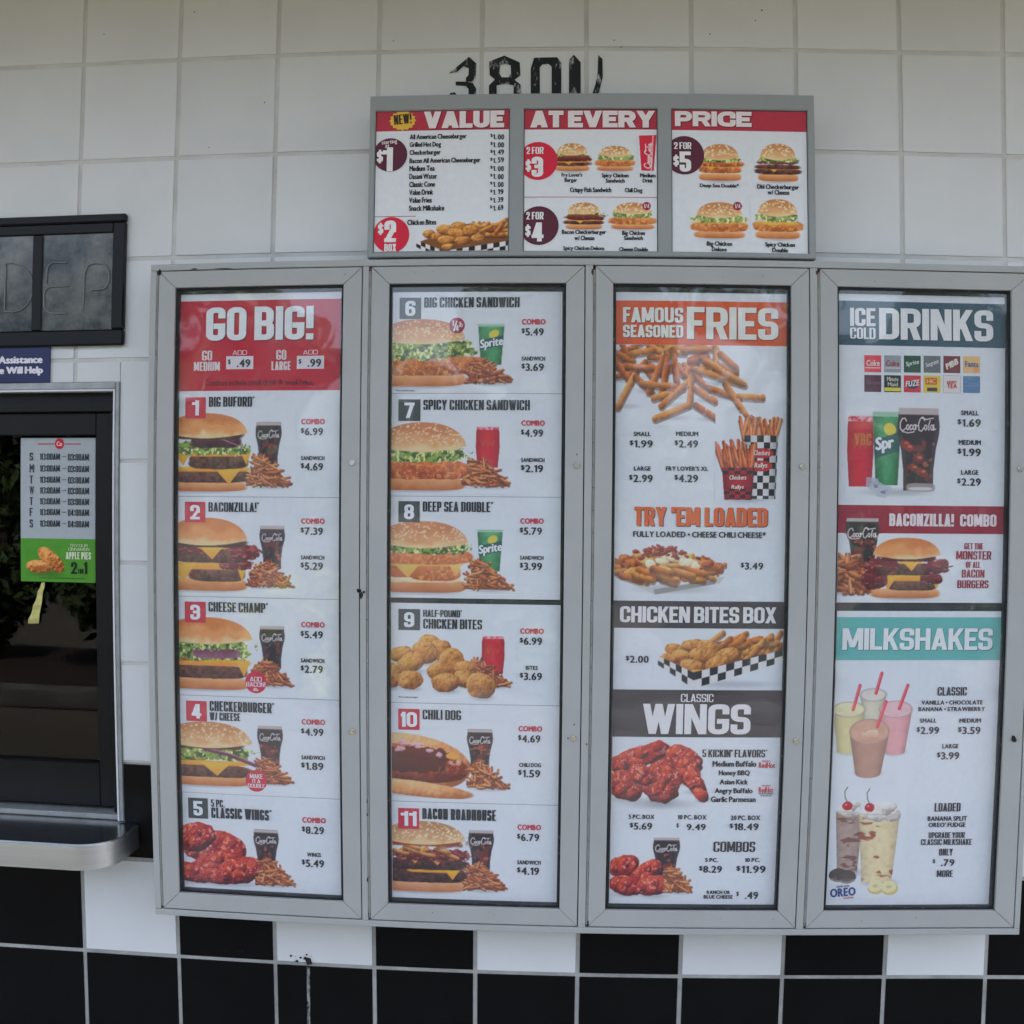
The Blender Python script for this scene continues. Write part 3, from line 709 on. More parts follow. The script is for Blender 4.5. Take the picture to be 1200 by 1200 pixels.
for i in range(13):
    x = -14 + i * 2.6 + rng.uniform(-.6, .6); y = -15 + rng.uniform(-2.5, 2.0); h = rng.uniform(4.2, 5.8)
    t = thing('tree', 'broad dark green tree beyond the parking lot', 'tree', (x, y, 0), 'trees beyond the parking lot')
    cl = []
    for _ in range(20):
        a, q = rng.uniform(0, 6.28), rng.uniform(0, 1.3); cl.append((x + q * math.cos(a), y + q * math.sin(a), h * rng.uniform(.18, .92), rng.uniform(.5, .95)))
    V, F = leaves(rng, cl, .17, 190); mesh_obj('crown', V, F, M_LEAF, t)
    bm = bmesh.new(); tube(bm, [(x, y, 0), (x + .05, y, h * .3), (x, y + .05, h * .75)], .13, 8)
    for k in range(4): tube(bm, [(x, y, h * .32), (cl[k][0], cl[k][1], max(cl[k][2], h * .4))], .05, 6)
    bm_obj('trunk', bm, M_BARK, t)

# ------------------------------------------------------------------ the tiled building front
RZ = lambda r: Z0 - r * PITCH * RATIO
BLD = thing('restaurant_building', 'white tiled restaurant front with black checkered tiles low on its wall', 'building', (0, 0, 0))
HX = W(140, 700)[0]; HT = W(90, 448.5)[1]
ZC = W(70, 959, 0)[1]                                     # top of the shelf
HB = ZC - .004; HL = -1.75
bm = bmesh.new(); YG = .0025
ZG = RZ(7)
box(bm, HX, 5, YG, .2, ZG, 3.4); box(bm, -4, HX, YG, .2, HT, 3.4); box(bm, -4, HL, YG, .2, HB, HT)
bm_obj('wall', bm, M_GROUT, BLD)
bm = bmesh.new(); box(bm, HX, 5, YG, .2, 0, ZG - .0005); box(bm, -4, HX - .0005, YG, .2, 0, HB)
bm_obj('wall_base', bm, M_GROUTLO, BLD)
bw, bb = bmesh.new(), bmesh.new(); rt = random.Random(8); g = .0042
for r in range(-3, 13):
    for c in range(-10, 20):
        x0, x1, z1, z0 = c * PITCH + g, (c + 1) * PITCH - g, RZ(r) - g, RZ(r + 1) + g
        black = r >= 9 or (r == 8 and c % 2) or (r == 7 and c % 2 == 0)
        if z0 < .14: continue
        pcs = []
        if x0 >= HX or x1 <= HL or z0 >= HT or z1 <= HB: pcs = [(x0, x1, z0, z1)]
        else:
            if x1 > HX + .006: pcs.append((max(x0, HX + .001), x1, z0, z1)); x1 = min(x1, HX)
            if x1 - x0 > .008:
                if z1 > HT + .004: pcs.append((x0, x1, max(z0, HT), z1))
                if z0 < HB - .004: pcs.append((x0, x1, z0, min(z1, HB)))
        for a, b, d, e in pcs:
            jy = rt.uniform(-.0004, .0004)
            box(bb if black else bw, a + rt.uniform(-.0005, .0005), b, jy, .006, d, e + rt.uniform(-.0005, .0005), .0016, 2)
bm_obj('white_tiling', bw, M_TILE, BLD); bm_obj('black_tiling', bb, M_BLACK, BLD)
bm = bmesh.new(); box(bm, -4, 6, -1.3, 3.5, 2.9, 3.5)
bm_obj('roof_eave', bm, M_SOFFIT, BLD)
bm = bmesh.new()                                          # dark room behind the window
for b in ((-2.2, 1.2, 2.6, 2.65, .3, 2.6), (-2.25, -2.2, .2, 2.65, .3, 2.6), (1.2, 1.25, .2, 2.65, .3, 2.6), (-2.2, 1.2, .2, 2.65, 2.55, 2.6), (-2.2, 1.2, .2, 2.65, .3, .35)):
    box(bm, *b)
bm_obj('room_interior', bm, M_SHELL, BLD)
# remains of the street number, painted on the tiles
def digit(polys):
    st = []
    for pg in polys: st.append(([W(x, y, .0016) for x, y in pg], [tuple(range(len(pg)))]))
    o = strips_obj('number_digit', st, .0016, M_DIGIT, BLD, step=1e-5); return o
digit([[(526, 86), (549.5, 66.5), (558, 74), (557.5, 91), (553, 95.5), (546, 95.5), (546, 91), (549, 88), (549.5, 80), (543, 77.5), (536, 84)],
       [(534, 95.5), (546, 95.5), (554, 97), (558, 104), (558, 150), (549, 152), (549, 104), (546, 100.5), (534, 100)],
       [(527, 109), (533, 108), (536, 112), (536, 145), (549, 151), (530, 151), (526, 140)]])
digit([[(573, 72), (591, 65), (592, 74.5), (586, 76.5), (585, 86), (588, 90.5), (580, 93), (574, 88)],
       [(591, 65), (609, 73), (610, 88), (603, 93.5), (596, 90.5), (599, 86), (598.5, 76.5), (592, 74.5)],
       [(580, 93), (588, 90.5), (596, 90.5), (603, 93.5), (602, 100), (592, 98), (582, 100)],
       [(580, 93), (582, 100), (582, 150), (573, 148), (573, 100)], [(603, 93.5), (610, 99), (611, 148), (601, 150), (602, 100)]])
digit([[(626, 67.5), (653, 67), (658, 74), (657.5, 150), (646.5, 150), (646.5, 78), (643, 75), (640, 75)],
       [(626, 67.5), (640, 75), (635.5, 75.5), (632.5, 79), (633, 150), (622, 150), (622, 80)]])
digit([[(672.5, 64), (680.5, 73), (680.5, 150), (666.5, 150), (667, 70)]])
digit([[(701, 64), (706, 69), (706.5, 90), (702, 108), (697, 120), (693.5, 112), (698, 98), (700.5, 84)]])
st = []
for k in range(9):
    x, y, q = rt.uniform(340, 368), rt.uniform(1117, 1131), rt.uniform(.5, 1.6)
    st.append(([W(x + q * math.cos(a) * rt.uniform(.6, 1.3), y + q * math.sin(a) * rt.uniform(.5, 1.1), .0012) for a in np.linspace(0, 5.6, 9)], [tuple(range(9))]))
st.append(([W(356, 1121, .0012), W(364, 1123, .0012), W(366, 1130, .0012), W(360, 1131, .0012)], [(0, 1, 2, 3)]))
for x, y in ((265, 1114.5), (280, 1115), (284, 1114.7), (122, 40), (228, 14), (832, 40), (885, 24), (893, 12), (461, 48), (720, 47), (728, 55), (245, 173), (310, 120)):
    st.append(([W(x + rt.uniform(.4, 1.6) * math.cos(a), y + rt.uniform(.3, 1.2) * math.sin(a), .0012) for a in np.linspace(0, 5.2, 6)], [tuple(range(6))]))
for s_ in st: strips_obj('adhesive_spot', [s_], .0012, M_GUNK, BLD)
strips_obj('dried_drip', [([W(359.5, 1133, .0013), W(363, 1133, .0013), W(364, 1290, .0013), W(360.5, 1290, .0013)], [(0, 1, 2, 3)])], .0013, M_STREAK, BLD)

# service window, part of the front
def px(x, d=0, y=700): return W(x, y, d)[0]
def pz(y, d=0, x=70): return W(x, y, d)[1]
bm = bmesh.new(); yf = .022
jx0, jx1 = px(128, -yf), px(134, -yf)
box(bm, HL, jx1, yf, .12, pz(483, -yf), pz(456, -yf), .002)            # head
box(bm, jx0, jx1, yf, .12, ZC + .004, pz(483, -yf), .002)              # jamb
box(bm, HL, HL + .05, yf, .12, ZC + .004, pz(483, -yf), .002)
WIN = bm_obj('service_window', bm, M_DARK, BLD)
bm = bmesh.new(); ys = .034
sx0, sx1 = px(112.5, -ys), jx0 + .0005; st_, sb = pz(484, -ys), pz(942, -ys)
gt, gb = pz(510, -ys), pz(893, -ys)
box(bm, sx0, sx1, ys, .07, sb, st_, .0015); box(bm, -.62, sx0, ys, .07, gt, st_, .0015); box(bm, -.62, sx0, ys, .07, sb, gb, .0015); box(bm, -.67, -.62, ys, .07, sb, st_, .0015)
box(bm, HL + .05, -.67, ys + .02, .1, gt, st_, .0015); box(bm, HL + .05, -.67, ys + .02, .1, sb, gb, .0015)
bm_obj('sash', bm, M_DARK, WIN)
YGL = .05
bm = bmesh.new(); box(bm, -.622, sx0 + .004, YGL, YGL + .005, gb - .004, gt + .004); box(bm, HL + .05, -.67, YGL + .02, YGL + .025, gb - .004, gt + .004)
bm_obj('pane', bm, M_WINGL, WIN)
bm = bmesh.new()
t0 = px(134.6, .004); box(bm, t0, HX + .0005, -.004, .022, ZC + .003, HT + .001, .0012)
box(bm, HL, t0 - .0003, -.004, .022, pz(456.5, .004), HT + .001, .0012)
bm_obj('trim', bm, M_TRIM, WIN)
bm = bmesh.new(); box(bm, t0 - .0042, t0 - .0004, -.0055, .022, ZC + .003, pz(456.5, .004), .0008); box(bm, HL, t0 - .0046, -.0055, .022, pz(456.5, .004) - .004, pz(456.5, .004) - .0004, .0008)
bm_obj('bead', bm, M_BEAD, WIN)
bm = bmesh.new(); box(bm, HL, t0 - .001, .008, .13, ZC + .001, pz(951, -.008), .001)
bm_obj('track', bm, M_TRIM, WIN)

# stainless shelf under the window
lo, hi = .02, .6
for _ in range(40):
    md = (lo + hi) / 2
    if W(60, 989, md)[1] > ZC: hi = md
    else: lo = md
DC = md if W(60, 989, .02)[1] != 0 else .2
DC = min(max(DC, .1), .35)
TH = abs(W(60, 989, DC)[1] - W(60, 1018.5, DC)[1])
cx1 = px(163, .0, 965); rr = min(.075, DC * .6)
# the right end follows the photograph's rounded corner
cx1 = px(147.5, DC * .5, 1000) if False else cx1
pts = [(HL - .2, -.0), (HL - .2, -DC)]
for a in np.linspace(-90, 0, 12): pts.append((cx1 - rr + rr * math.cos(math.radians(a)), -DC + rr + rr * math.sin(math.radians(a))))
pts.append((cx1, -.003)); pts[0] = (HL - .2, -.003)
def slab_z(pts, z0, z1, bev):
    bm = bmesh.new(); a = [bm.verts.new((x, y, z0)) for x, y in pts]; b = [bm.verts.new((x, y, z1)) for x, y in pts]
    bm.faces.new(a[::-1]); top = bm.faces.new(b); n = len(pts)
    for i in range(n): bm.faces.new((a[i], a[(i + 1) % n], b[(i + 1) % n], b[i]))
    if bev: bmesh.ops.bevel(bm, geom=[e for e in top.edges], offset=bev, segments=2, affect='EDGES', profile=.6)
    bmesh.ops.recalc_face_normals(bm, faces=bm.faces)
    return bm
SH = thing('service_shelf', 'stainless steel shelf with rounded corner under the dark window', 'shelf', (-.8, -.003, ZC - TH))
bm_obj('front_band', slab_z(pts, ZC - TH, ZC - .0025, .0014), M_STEEL, SH, True)
ins = [(x - (.003 if x == cx1 else 0), y + (.006 if y < -.02 else 0)) for x, y in pts]
bm_obj('shelf_top', slab_z(ins, ZC - .0024, ZC - .0003, 0), M_STEELTOP, SH)
# ------------------------------------------------------------------ unlit letter sign over the window
d1, d0 = .014, .006
SGN = thing('letter_sign', 'black framed unlit sign box with thin tube letters above the window', 'sign', (W(70, 330, d1)[0], 0, W(70, 406, d1)[1]))
X0, X1 = -.95, (W(147, 250, d1)[0] + W(144, 404, d1)[0]) / 2
ZT, ZB = W(75, 252.3, d1)[1], W(75, 405.3, d1)[1]
ix1, iz1, iz0 = px(130.5, d1, 330), pz(262, d1), pz(387, d1)
bm = bmesh.new()
box(bm, X0, X1, -d1, -.001, iz1, ZT, .003); box(bm, X0, X1, -d1, -.001, ZB, iz0, .003)
box(bm, ix1, X1, -d1, -.001, iz0 + .0003, iz1 - .0003, .003); box(bm, X0, X0 + .02, -d1, -.001, iz0 + .0003, iz1 - .0003, .003)
box(bm, X0 + .02, ix1, -d1 + .003, -.002, pz(274, d1), iz1 - .0003, .002)
bm_obj('sign_frame', bm, M_DARK, SGN)
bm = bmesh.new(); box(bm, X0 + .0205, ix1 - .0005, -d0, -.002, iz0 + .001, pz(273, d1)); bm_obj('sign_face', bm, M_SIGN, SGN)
m0, m1 = px(36, d0 + .009, 330), px(47.5, d0 + .009, 330)
for k in range(3):
    bm = bmesh.new(); box(bm, m0 - k * .31, m1 - k * .31, -d0 - .005, -d0 + .0005, iz0 + .0005, pz(274, d1) - .0005, .002)
    bm_obj('mullion', bm, M_DARK, SGN)
def tl(name, lines):
    bm = bmesh.new()
    for L in lines: tube(bm, [(W(x, y, d0 + .0025)[0], -d0 - .0025, W(x, y, d0 + .0025)[1]) for x, y in L], .0013, 8)
    bm_obj(name, bm, M_TUBE, SGN, True)
arc = lambda cx, cy, rx, ry, a, b, n=12: [(cx + rx * math.cos(math.radians(t)), cy + ry * math.sin(math.radians(t))) for t in np.linspace(a, b, n)]
tl('tube_letter', [[(5, 364), (6, 340), (7, 316)] + arc(13, 337, 26, 29, -105, 105)[0:12] + [(5, 364)]])
tl('tube_letter', [[(78, 308)] + arc(64, 317, 9, 9.5, -80, -180, 6) + [(54, 332)], [(80, 335)] + arc(60, 346, 8.5, 10, -85, -180, 6) + [(51.5, 355)] + arc(61, 357, 9.5, 10, 180, 90, 6) + [(78, 367.3)]])
tl('tube_letter', [[(97, 363), (98.5, 335), (99, 320), (103, 311), (110, 308.5), (121, 309)] + arc(119, 324, 9, 15, -70, 80, 8) + [(106, 340)]])
# navy help sign
bx = rect(-60, 405, 58, 449, .006)
HP = thing('help_sign', 'navy blue plate with white help lettering above the dark window', 'sign', ((bx[0] + bx[2]) / 2, -.004, bx[3]))
bm = bmesh.new(); box(bm, bx[0], bx[2], -.006, -.0005, bx[3], bx[1], .0008); bm_obj('plate', bm, M_NAVY, HP)
class _S: pass
def stext(root, txt, x0, y0, x1, y1, d, col, style='L', bold=.05):
    r = rect(x0, y0, x1, y1, d)
    st = lower_text(txt, *r, bold=bold) if style == 'L' else block_text(txt, *r, style)
    return strips_obj('lettering', st, d, ink(col), root)
stext(HP, 'Assistance', -2, 417.5, 50, 425.6, .0066, (206, 212, 226), bold=.075)
stext(HP, 'We Will Help', -14, 430, 50.5, 440.3, .0066, (206, 212, 226), bold=.075)

# ------------------------------------------------------------------ the grey menu cabinet with four glazed doors
DF, DG, DP = .112, .100, .090
CAB = thing('menu_cabinet', 'wide grey metal menu cabinet with four glazed doors on the tiled wall', 'menu cabinet', (.9, 0, W(600, 1090, DF)[1]))
cl = (W(176, 330, DF)[0] + W(181.5, 1060, DF)[0]) / 2; cr = W(1191.5, 1085, DF)[0]
ct = (W(190, 309.5, DF)[1] + W(600, 303.5, DF)[1] + W(1190, 311, DF)[1]) / 3
cb = (W(190, 1072, DF)[1] + W(640, 1093, DF)[1] + W(1180, 1095.5, DF)[1]) / 3
doors = []
for (dl, dr, dt, dbm, op) in (
    (((186.5, 330), (191, 1060)), ((424, 330), (423.2, 1065)), ((250, 316.5), (400, 314)), ((250, 1067), (400, 1074.5)), ((205, 334), (402, 333.5), (210, 1046.5), (403, 1055))),
    (((435.5, 330), (434, 1065)), ((684.7, 330), (676.5, 1075)), ((480, 312.5), (650, 312.5)), ((480, 1079), (640, 1084.5)), ((456, 332), (664, 333), (454.5, 1059), (655, 1066.2))),
    (((696.5, 330), (690.5, 1075)), ((947.2, 330), (933, 1080)), ((740, 313), (900, 314)), ((740, 1086), (900, 1088)), ((717, 335), (926.5, 335.5), (710.7, 1066), (912.7, 1068.7))),
    (((960, 330), (945.5, 1080)), ((1210, 340), (1186, 1080)), ((1000, 315.5), (1190, 317.5)), ((1000, 1088.5), (1170, 1088.8)), ((979.4, 335), (1184.6, 338.5), (967, 1068), (1167, 1069.3)))):
    av = lambda pq, i: sum(W(*p, DF)[i] for p in pq) / len(pq)
    doors.append((av(dl, 0), av(dr, 0), av(dt, 1), av(dbm, 1), quad(*op, DF)))
DT = sum(d[2] for d in doors) / 4; DB = sum(d[3] for d in doors) / 4
OT = sum(d[4][1] for d in doors) / 4; OB = sum(d[4][3] for d in doors) / 4
cr = max(cr, doors[3][1] + .012)
hg = .0046                                                # hinge slot left of each door
bm = bmesh.new()
box(bm, cl, cr, -DF, -.0005, DT + .0016, ct, .002, 2); box(bm, cl, cr, -DF, -.0005, cb, DB - .0022, .002, 2)
edges = [cl] + [x for d in doors for x in (d[0] - hg, d[1] + .0018)] + [cr]
for a, b in zip(edges[::2], edges[1::2]): box(bm, a, b, -DF, -.0005, DB - .0019, DT + .0013, .0015, 2)
bm_obj('cabinet_frame', bm, M_ALU, CAB)
bm = bmesh.new(); box(bm, cl + .004, cr - .004, -.084, -.02, DB, DT); bm_obj('back_panel', bm, M_GAP, CAB)
rl = random.Random(4); LOCKS = (((413, 542), (413, 857)), ((676, 545.5), (672, 865)), ((940, 547), (933, 868)), ((1195, 549.5), (1187, 866)))
for k, (l, r, t, b, op) in enumerate(doors):
    ol, orr, ot, ob = op[0], op[2], OT, OB
    bm = bmesh.new(); e = .0003
    prism(bm, [(l, DT - e), (ol, ot - e), (ol, ob + e), (l, DB + e)][::-1], -DF, -.088, .0009)
    prism(bm, [(r, DT - e), (orr, ot - e), (orr, ob + e), (r, DB + e)], -DF, -.088, .0009)
    prism(bm, [(l + e, DT), (r - e, DT), (orr - e, ot), (ol + e, ot)][::-1], -DF, -.088, .0009)
    prism(bm, [(l + e, DB), (r - e, DB), (orr - e, ob), (ol + e, ob)], -DF, -.088, .0009)
    bmesh.ops.recalc_face_normals(bm, faces=bm.faces)
    dr = bm_obj('door', bm, M_ALU, CAB)
    bm = bmesh.new(); w = .0042
    for a in ((ol, ol + w, ob, ot), (orr - w, orr, ob, ot), (ol + w, orr - w, ot - w, ot), (ol + w, orr - w, ob, ob + w)): box(bm, a[0] + .0002, a[1] - .0002, -DF + .006, -.089, a[2] + .0002, a[3] - .0002, .0008)
    bm_obj('gasket', bm, M_GASK, dr)
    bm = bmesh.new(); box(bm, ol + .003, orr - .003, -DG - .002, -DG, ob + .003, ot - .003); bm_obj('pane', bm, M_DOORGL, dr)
    bm = bmesh.new(); z = DB + .004
    while z < DT - .012:
        q = min(.0405, DT - z - .006); cyl(bm, (l - hg / 2, -DF + .0012, z), .0019, (0, 0, 1), q - .001, 10); z += q
    bm_obj('hinge', bm, M_HINGE, dr, True)
    for j, (lx, ly) in enumerate(LOCKS[k]):
        p = W(lx, ly, DF); bm = bmesh.new()
        if (k, j) == (3, 1):
            for q in range(9):
                a = rl.uniform(0, 6.28); rr_ = rl.uniform(0, .005)
                cyl(bm, (p[0] + rr_ * math.cos(a), -DF + .001, p[1] + rr_ * math.sin(a)), rl.uniform(.0015, .004), (rl.uniform(-.3, .3), -1, rl.uniform(-.3, .3)), rl.uniform(.003, .007), 7)
            o = bm_obj('lock', bm, M_GUNK, dr); o['label'] = 'broken blackened door lock'
        else:
            cyl(bm, (p[0], -DF + .0005, p[1]), .0063, (0, -1, 0), .003, 20, .0055); cyl(bm, (p[0], -DF - .0024, p[1]), .0038, (0, -1, 0), .0022, 16)
            o = bm_obj('lock', bm, M_LOCK, dr, True)
            bm = bmesh.new(); cyl(bm, (p[0], -DF - .0046, p[1]), .0014, (0, -1, 0), .0004, 10); bm_obj('keyhole', bm, M_HOLE, o) if False else bm.free()
    for q in range(4):
        bm = bmesh.new(); x, z = rl.uniform(l + .01, r - .01), rl.choice((rl.uniform(DB + .01, ob - .01), rl.uniform(ot + .01, DT - .008)))
        cyl(bm, (x, -DF + .0003, z), rl.uniform(.0005, .0012), (0, -1, 0), .0006, 6)
        bm_obj('screw_hole', bm, M_HOLE, dr)
def chip(x, y, rx, ry, m, d=DF + .0004):
    n = 9; st = [([W(x + rx * math.cos(a) * rl.uniform(.5, 1.2), y + ry * math.sin(a) * rl.uniform(.5, 1.2), d) for a in np.linspace(0, 5.6, n)], [tuple(range(n))])]
    strips_obj('paint_chip', st, d, m, CAB)
M_RUST = mat('rust_red_primer', (.10, .022, .022), .8, var=.5, vscale=90)
for a in ((228, 315.2, 5, .9, M_RUST), (262, 314.5, 12, .5, M_HOLE), (187.3, 319, 1.6, 4.5, M_HOLE), (433.6, 316.5, 1.5, 4, M_RUST), (694.3, 318, 1.5, 4, M_RUST), (957, 319.5, 1.5, 3.5, M_RUST), (189.6, 1061, 1.3, 4, M_HOLE), (432.6, 1072.5, 1.3, 4, M_HOLE), (689, 1083, 1.4, 4, M_HOLE), (943.2, 1084, 1.4, 3.5, M_HOLE),
          (420.5, 692, 3.4, 3.2, M_HOLE), (423.2, 697, 2.2, 5, M_GASK), (426.5, 694, 1.6, 2.4, M_HOLE), (430.3, 939, .9, 3.4, M_HOLE), (430, 955, .8, 2, M_HOLE), (430.8, 1031, .9, 3.4, M_HOLE), (676, 532.5, 1, 1, M_HOLE), (673, 849, 1.1, 1.1, M_HOLE), (665.5, 865, 1.1, 1.1, M_HOLE), (687.5, 872, 1, 1.4, M_HOLE)):
    chip(*a)
# ------------------------------------------------------------------ the value board above the cabinet
DV = .098
vl, vt, vr, vb = quad((433, 113), (955.3, 111.5), (431.3, 302), (955, 303), DV)
vb = max(vb, ct + .0012) if False else vb
VB = thing('value_board', 'grey framed three panel value menu board on top of the cabinet', 'menu board', ((vl + vr) / 2, 0, vb))
wins = [quad((439, 129), (596.8, 128), (438.2, 295), (596.5, 294.2), DV), quad((613.7, 127.3), (770.8, 127.3), (613.3, 294), (770.8, 294.8), DV), quad((787.2, 127.3), (947.3, 129.5), (787.2, 295.3), (947, 297), DV)]
wt = sum(w[1] for w in wins) / 3; wb = sum(w[3] for w in wins) / 3
bm = bmesh.new()
ed = [vl] + [x for w in wins for x in (w[0], w[2])] + [vr]; ez = [vb, wb, wt, vt]
gv = [[[bm.verts.new((x, y, z)) for z in ez] for x in ed] for y in (-DV, -.0005)]
solid = lambda i, j: 0 <= i < len(ed) - 1 and 0 <= j < 3 and not (j == 1 and i % 2)
for i in range(len(ed) - 1):
    for j in range(3):
        if not solid(i, j): continue
        for k in (0, 1): bm.faces.new([gv[k][i][j], gv[k][i + 1][j], gv[k][i + 1][j + 1], gv[k][i][j + 1]])
        for di, dj, a, b in ((-1, 0, (i, j), (i, j + 1)), (1, 0, (i + 1, j), (i + 1, j + 1)), (0, -1, (i, j), (i + 1, j)), (0, 1, (i, j + 1), (i + 1, j + 1))):
            if not solid(i + di, j + dj): bm.faces.new([gv[0][a[0]][a[1]], gv[0][b[0]][b[1]], gv[1][b[0]][b[1]], gv[1][a[0]][a[1]]])
bmesh.ops.recalc_face_normals(bm, faces=bm.faces)
bmesh.ops.bevel(bm, geom=[e for e in bm.edges if e.is_manifold and e.calc_face_angle(0) > .5 and max(v.co.y for v in e.verts) < -.05], offset=.0014, segments=2, affect='EDGES')
bm_obj('board_frame', bm, M_ALU2, VB)
bm = bmesh.new(); box(bm, vl + .003, vr - .003, -.085, -.02, vb + .003, vt - .003); bm_obj('back_panel', bm, M_GAP, VB)
# ------------------------------------------------------------------ the printed menu sheets
BLK, RED, GRY = (40, 41, 48), (188, 44, 66), (62, 72, 74)
def poster(label, tl_, tr_, bl_, br_, depth=DP, group=None, name='menu_poster'):
    return Poster(name, label, quad(tl_, tr_, bl_, br_, depth), depth, group)
def prices(P, rows):
    for txt, x0, y0, x1, y1, sty, col in rows: P.text(txt, x0, y0, x1, y1, sty, col, 'price_text')
def item(P, num, bx, bcol, names, pr):
    b = P.area('number_badge', *bx, bcol, lift=.0010)
    w, h = bx[2] - bx[0], bx[3] - bx[1]; cx = (bx[0] + bx[2]) / 2
    hw = .235 * w if len(num) == 1 else .38 * w
    if num == '1': hw = .17 * w
    P.text(num, cx - hw, bx[1] + h * .15, cx + hw, bx[3] - h * .14, 'N', (226, 230, 236), 'numeral', b)
    for t, x0, y0, x1, y1 in names: P.text(t, x0, y0, x1, y1, 'C', BLK, 'item_name')
    prices(P, pr)
def combo(x, y, s, ys, sname='SANDWICH', sx=None):
    """price block: COMBO over its price, then the single price"""
    sx = sx or (x + .3, x + 28)
    return [('COMBO', x + .6, y, x + 28.4, y + 6.1, 'G', RED), (s[0], x, y + 10.6, x + 26.3, y + 19, 'P', BLK),
            (sname, sx[0], ys, sx[1], ys + 4.6, 'X', BLK), (s[1], x, ys + 8.1, x + 26.3, ys + 16.6, 'P', BLK)]

# --- door one: numbers 1 to 5
P = poster('tall menu sheet with red GO BIG header and combos one to five', (210.5, 344), (400.8, 343.5), (214, 1041), (399.3, 1050))
P.area('header_band', 210, 351.5, 402, 457.7, (178, 22, 48), full=True)
P.text('GO BIG!', 241.8, 359.5, 367.7, 398.6, 'C', (226, 228, 234), 'heading', shadow=(74, 22, 50))
for t, x0, y0, x1, y1, s in (('GO', 237, 411, 249, 422.5, 'C'), ('MEDIUM', 227.5, 424.2, 258, 434.6, 'C'), ('ADD', 272.7, 410.7, 289.7, 416, 'CL'), ('GO', 324, 410.2, 335.8, 421.6, 'C'), ('LARGE', 318.4, 423.6, 341, 433.7, 'C'), ('ADD', 355.4, 410.2, 372.6, 415.4, 'CL')):
    P.text(t, x0, y0, x1, y1, s, (222, 206, 214))
for x0, y0, x1, y1 in ((265.2, 417.4, 296.9, 432.6), (348, 417, 379.8, 432.2)):
    P.area('price_box', x0, y0, x1, y1, (206, 208, 218), lift=.0006)
for t, x0, y0, x1, y1 in (('$', 267.2, 421.3, 270.6, 427.3), ('.49', 277.6, 421.3, 293.8, 430), ('$', 350, 420.8, 353.6, 426.8), ('.99', 360.5, 420.8, 376.7, 429.8)): P.text(t, x0, y0, x1, y1, 'P', (40, 46, 62), 'price_text')
P.text('Combos include small drink & small fries.', 240, 444.8, 367.5, 451.4, 'L', (112, 16, 36))
for y in (582.5, 700.7, 817.6, 932.5): P.area('divider_line', 210, y - .35, 402, y + .35, (140, 148, 158), full=True)
item(P, '1', (217.4, 465.6, 241.3, 490.3), RED, [("BIG BUFORD*", 245, 465, 298.5, 476.6)], combo(352.6, 491, ('$6.99', '$4.69'), 534.6))
item(P, '2', (216.8, 588, 240.9, 612), RED, [("BACONZILLA!*", 244.5, 588.7, 303.6, 599.8)], combo(352.4, 607.6, ('$7.39', '$5.29'), 651))
item(P, '3', (216.8, 705, 241.3, 729.4), RED, [("CHEESE CHAMP*", 244.5, 706, 314, 717.4)], combo(352.4, 728.9, ('$5.49', '$2.79'), 771.8))
item(P, '4', (218.3, 821.3, 242.5, 845), RED, [("CHECKERBURGER*", 245.8, 822.5, 321.5, 834.4), ("W/ CHEESE", 245.8, 835.2, 281.8, 844.4)], combo(353, 843, ('$4.99', '$1.89'), 885.4))
item(P, '5', (220.8, 935, 243.8, 958.8), GRY, [("5 PC.", 247.5, 937, 263.6, 945.6), ("CLASSIC WINGS*", 247.8, 947.6, 318.5, 960)], combo(353.7, 958, ('$8.29', '$5.49'), 999.3, 'WINGS', (360, 376.3)))
p = Pic(209, 478, 347, 581, seed=3)                      # double cheeseburger
p.cola(315.2, 494.5, 548, 30.5)
p.heel(190, 290, 564, 576); p.patty(196, 294, 550, 566); p.cheese(190, 296, 547, 553, [(268, 15, 15), (206, 6, 2)])
p.patty(222, 292, 532, 550); p.cheese(196, 292, 528, 535, [(214, 10, 11), (289, 6, 10)]); p.slab(200, 232, 524, 532, (196, 72, 62), (160, 52, 48))
p.lettuce(196, 290, 517, 533); p.slab(224, 284, 511, 525, (96, 44, 62), (56, 26, 36), .12); p.line([(226, 513), (262, 515), (284, 524)], 1.4, (176, 120, 150), .8)
p.slab(204, 286, 506, 515, (58, 32, 34), (78, 44, 40), .1); p.bun(192, 291, 484, 512, crown=(192, 118, 62))
p.fries(290, 532, 343, 571, 60); p.emit(P)
p = Pic(209, 603, 348, 699, seed=5)                      # bacon burger
p.cola(319.5, 615.5, 666, 29.5)
p.heel(190, 290, 678, 693); p.patty(222, 288, 665, 682); p.cheese(190, 290, 659, 668, [(214, 14, 15), (284, 6, 14)])
p.bacon(256, 298, 656, 668); p.patty(196, 296, 641, 660); p.bacon(196, 250, 638, 652); p.bacon(270, 306, 638, 656); p.cheese(232, 268, 640, 644, [(248, 14, 12)])
p.slab(196, 288, 632, 642, (74, 36, 38), (54, 30, 32)); p.line([(238, 635), (272, 634.5)], 1.6, (220, 196, 170), .7); p.line([(300, 646), (304, 644), (308, 647)], 2.4, (110, 40, 48))
p.bun(192, 291, 607, 638, crown=(196, 122, 64)); p.fries(288, 657, 346, 688, 62, .4); p.emit(P)
p = Pic(209, 720, 348, 816, seed=7)                      # cheese champ burger
p.cola(319.5, 732.5, 782, 29.5)
p.heel(190, 292, 794, 809); p.patty(194, 290, 780, 796); p.cheese(190, 294, 772, 781, [(286, 8, 12)])
p.slab(196, 240, 769, 776, (196, 72, 62), (168, 58, 50)); p.lettuce(190, 297, 751, 774); p.slab(226, 282, 760, 772, (104, 50, 74), (140, 90, 116), .12)
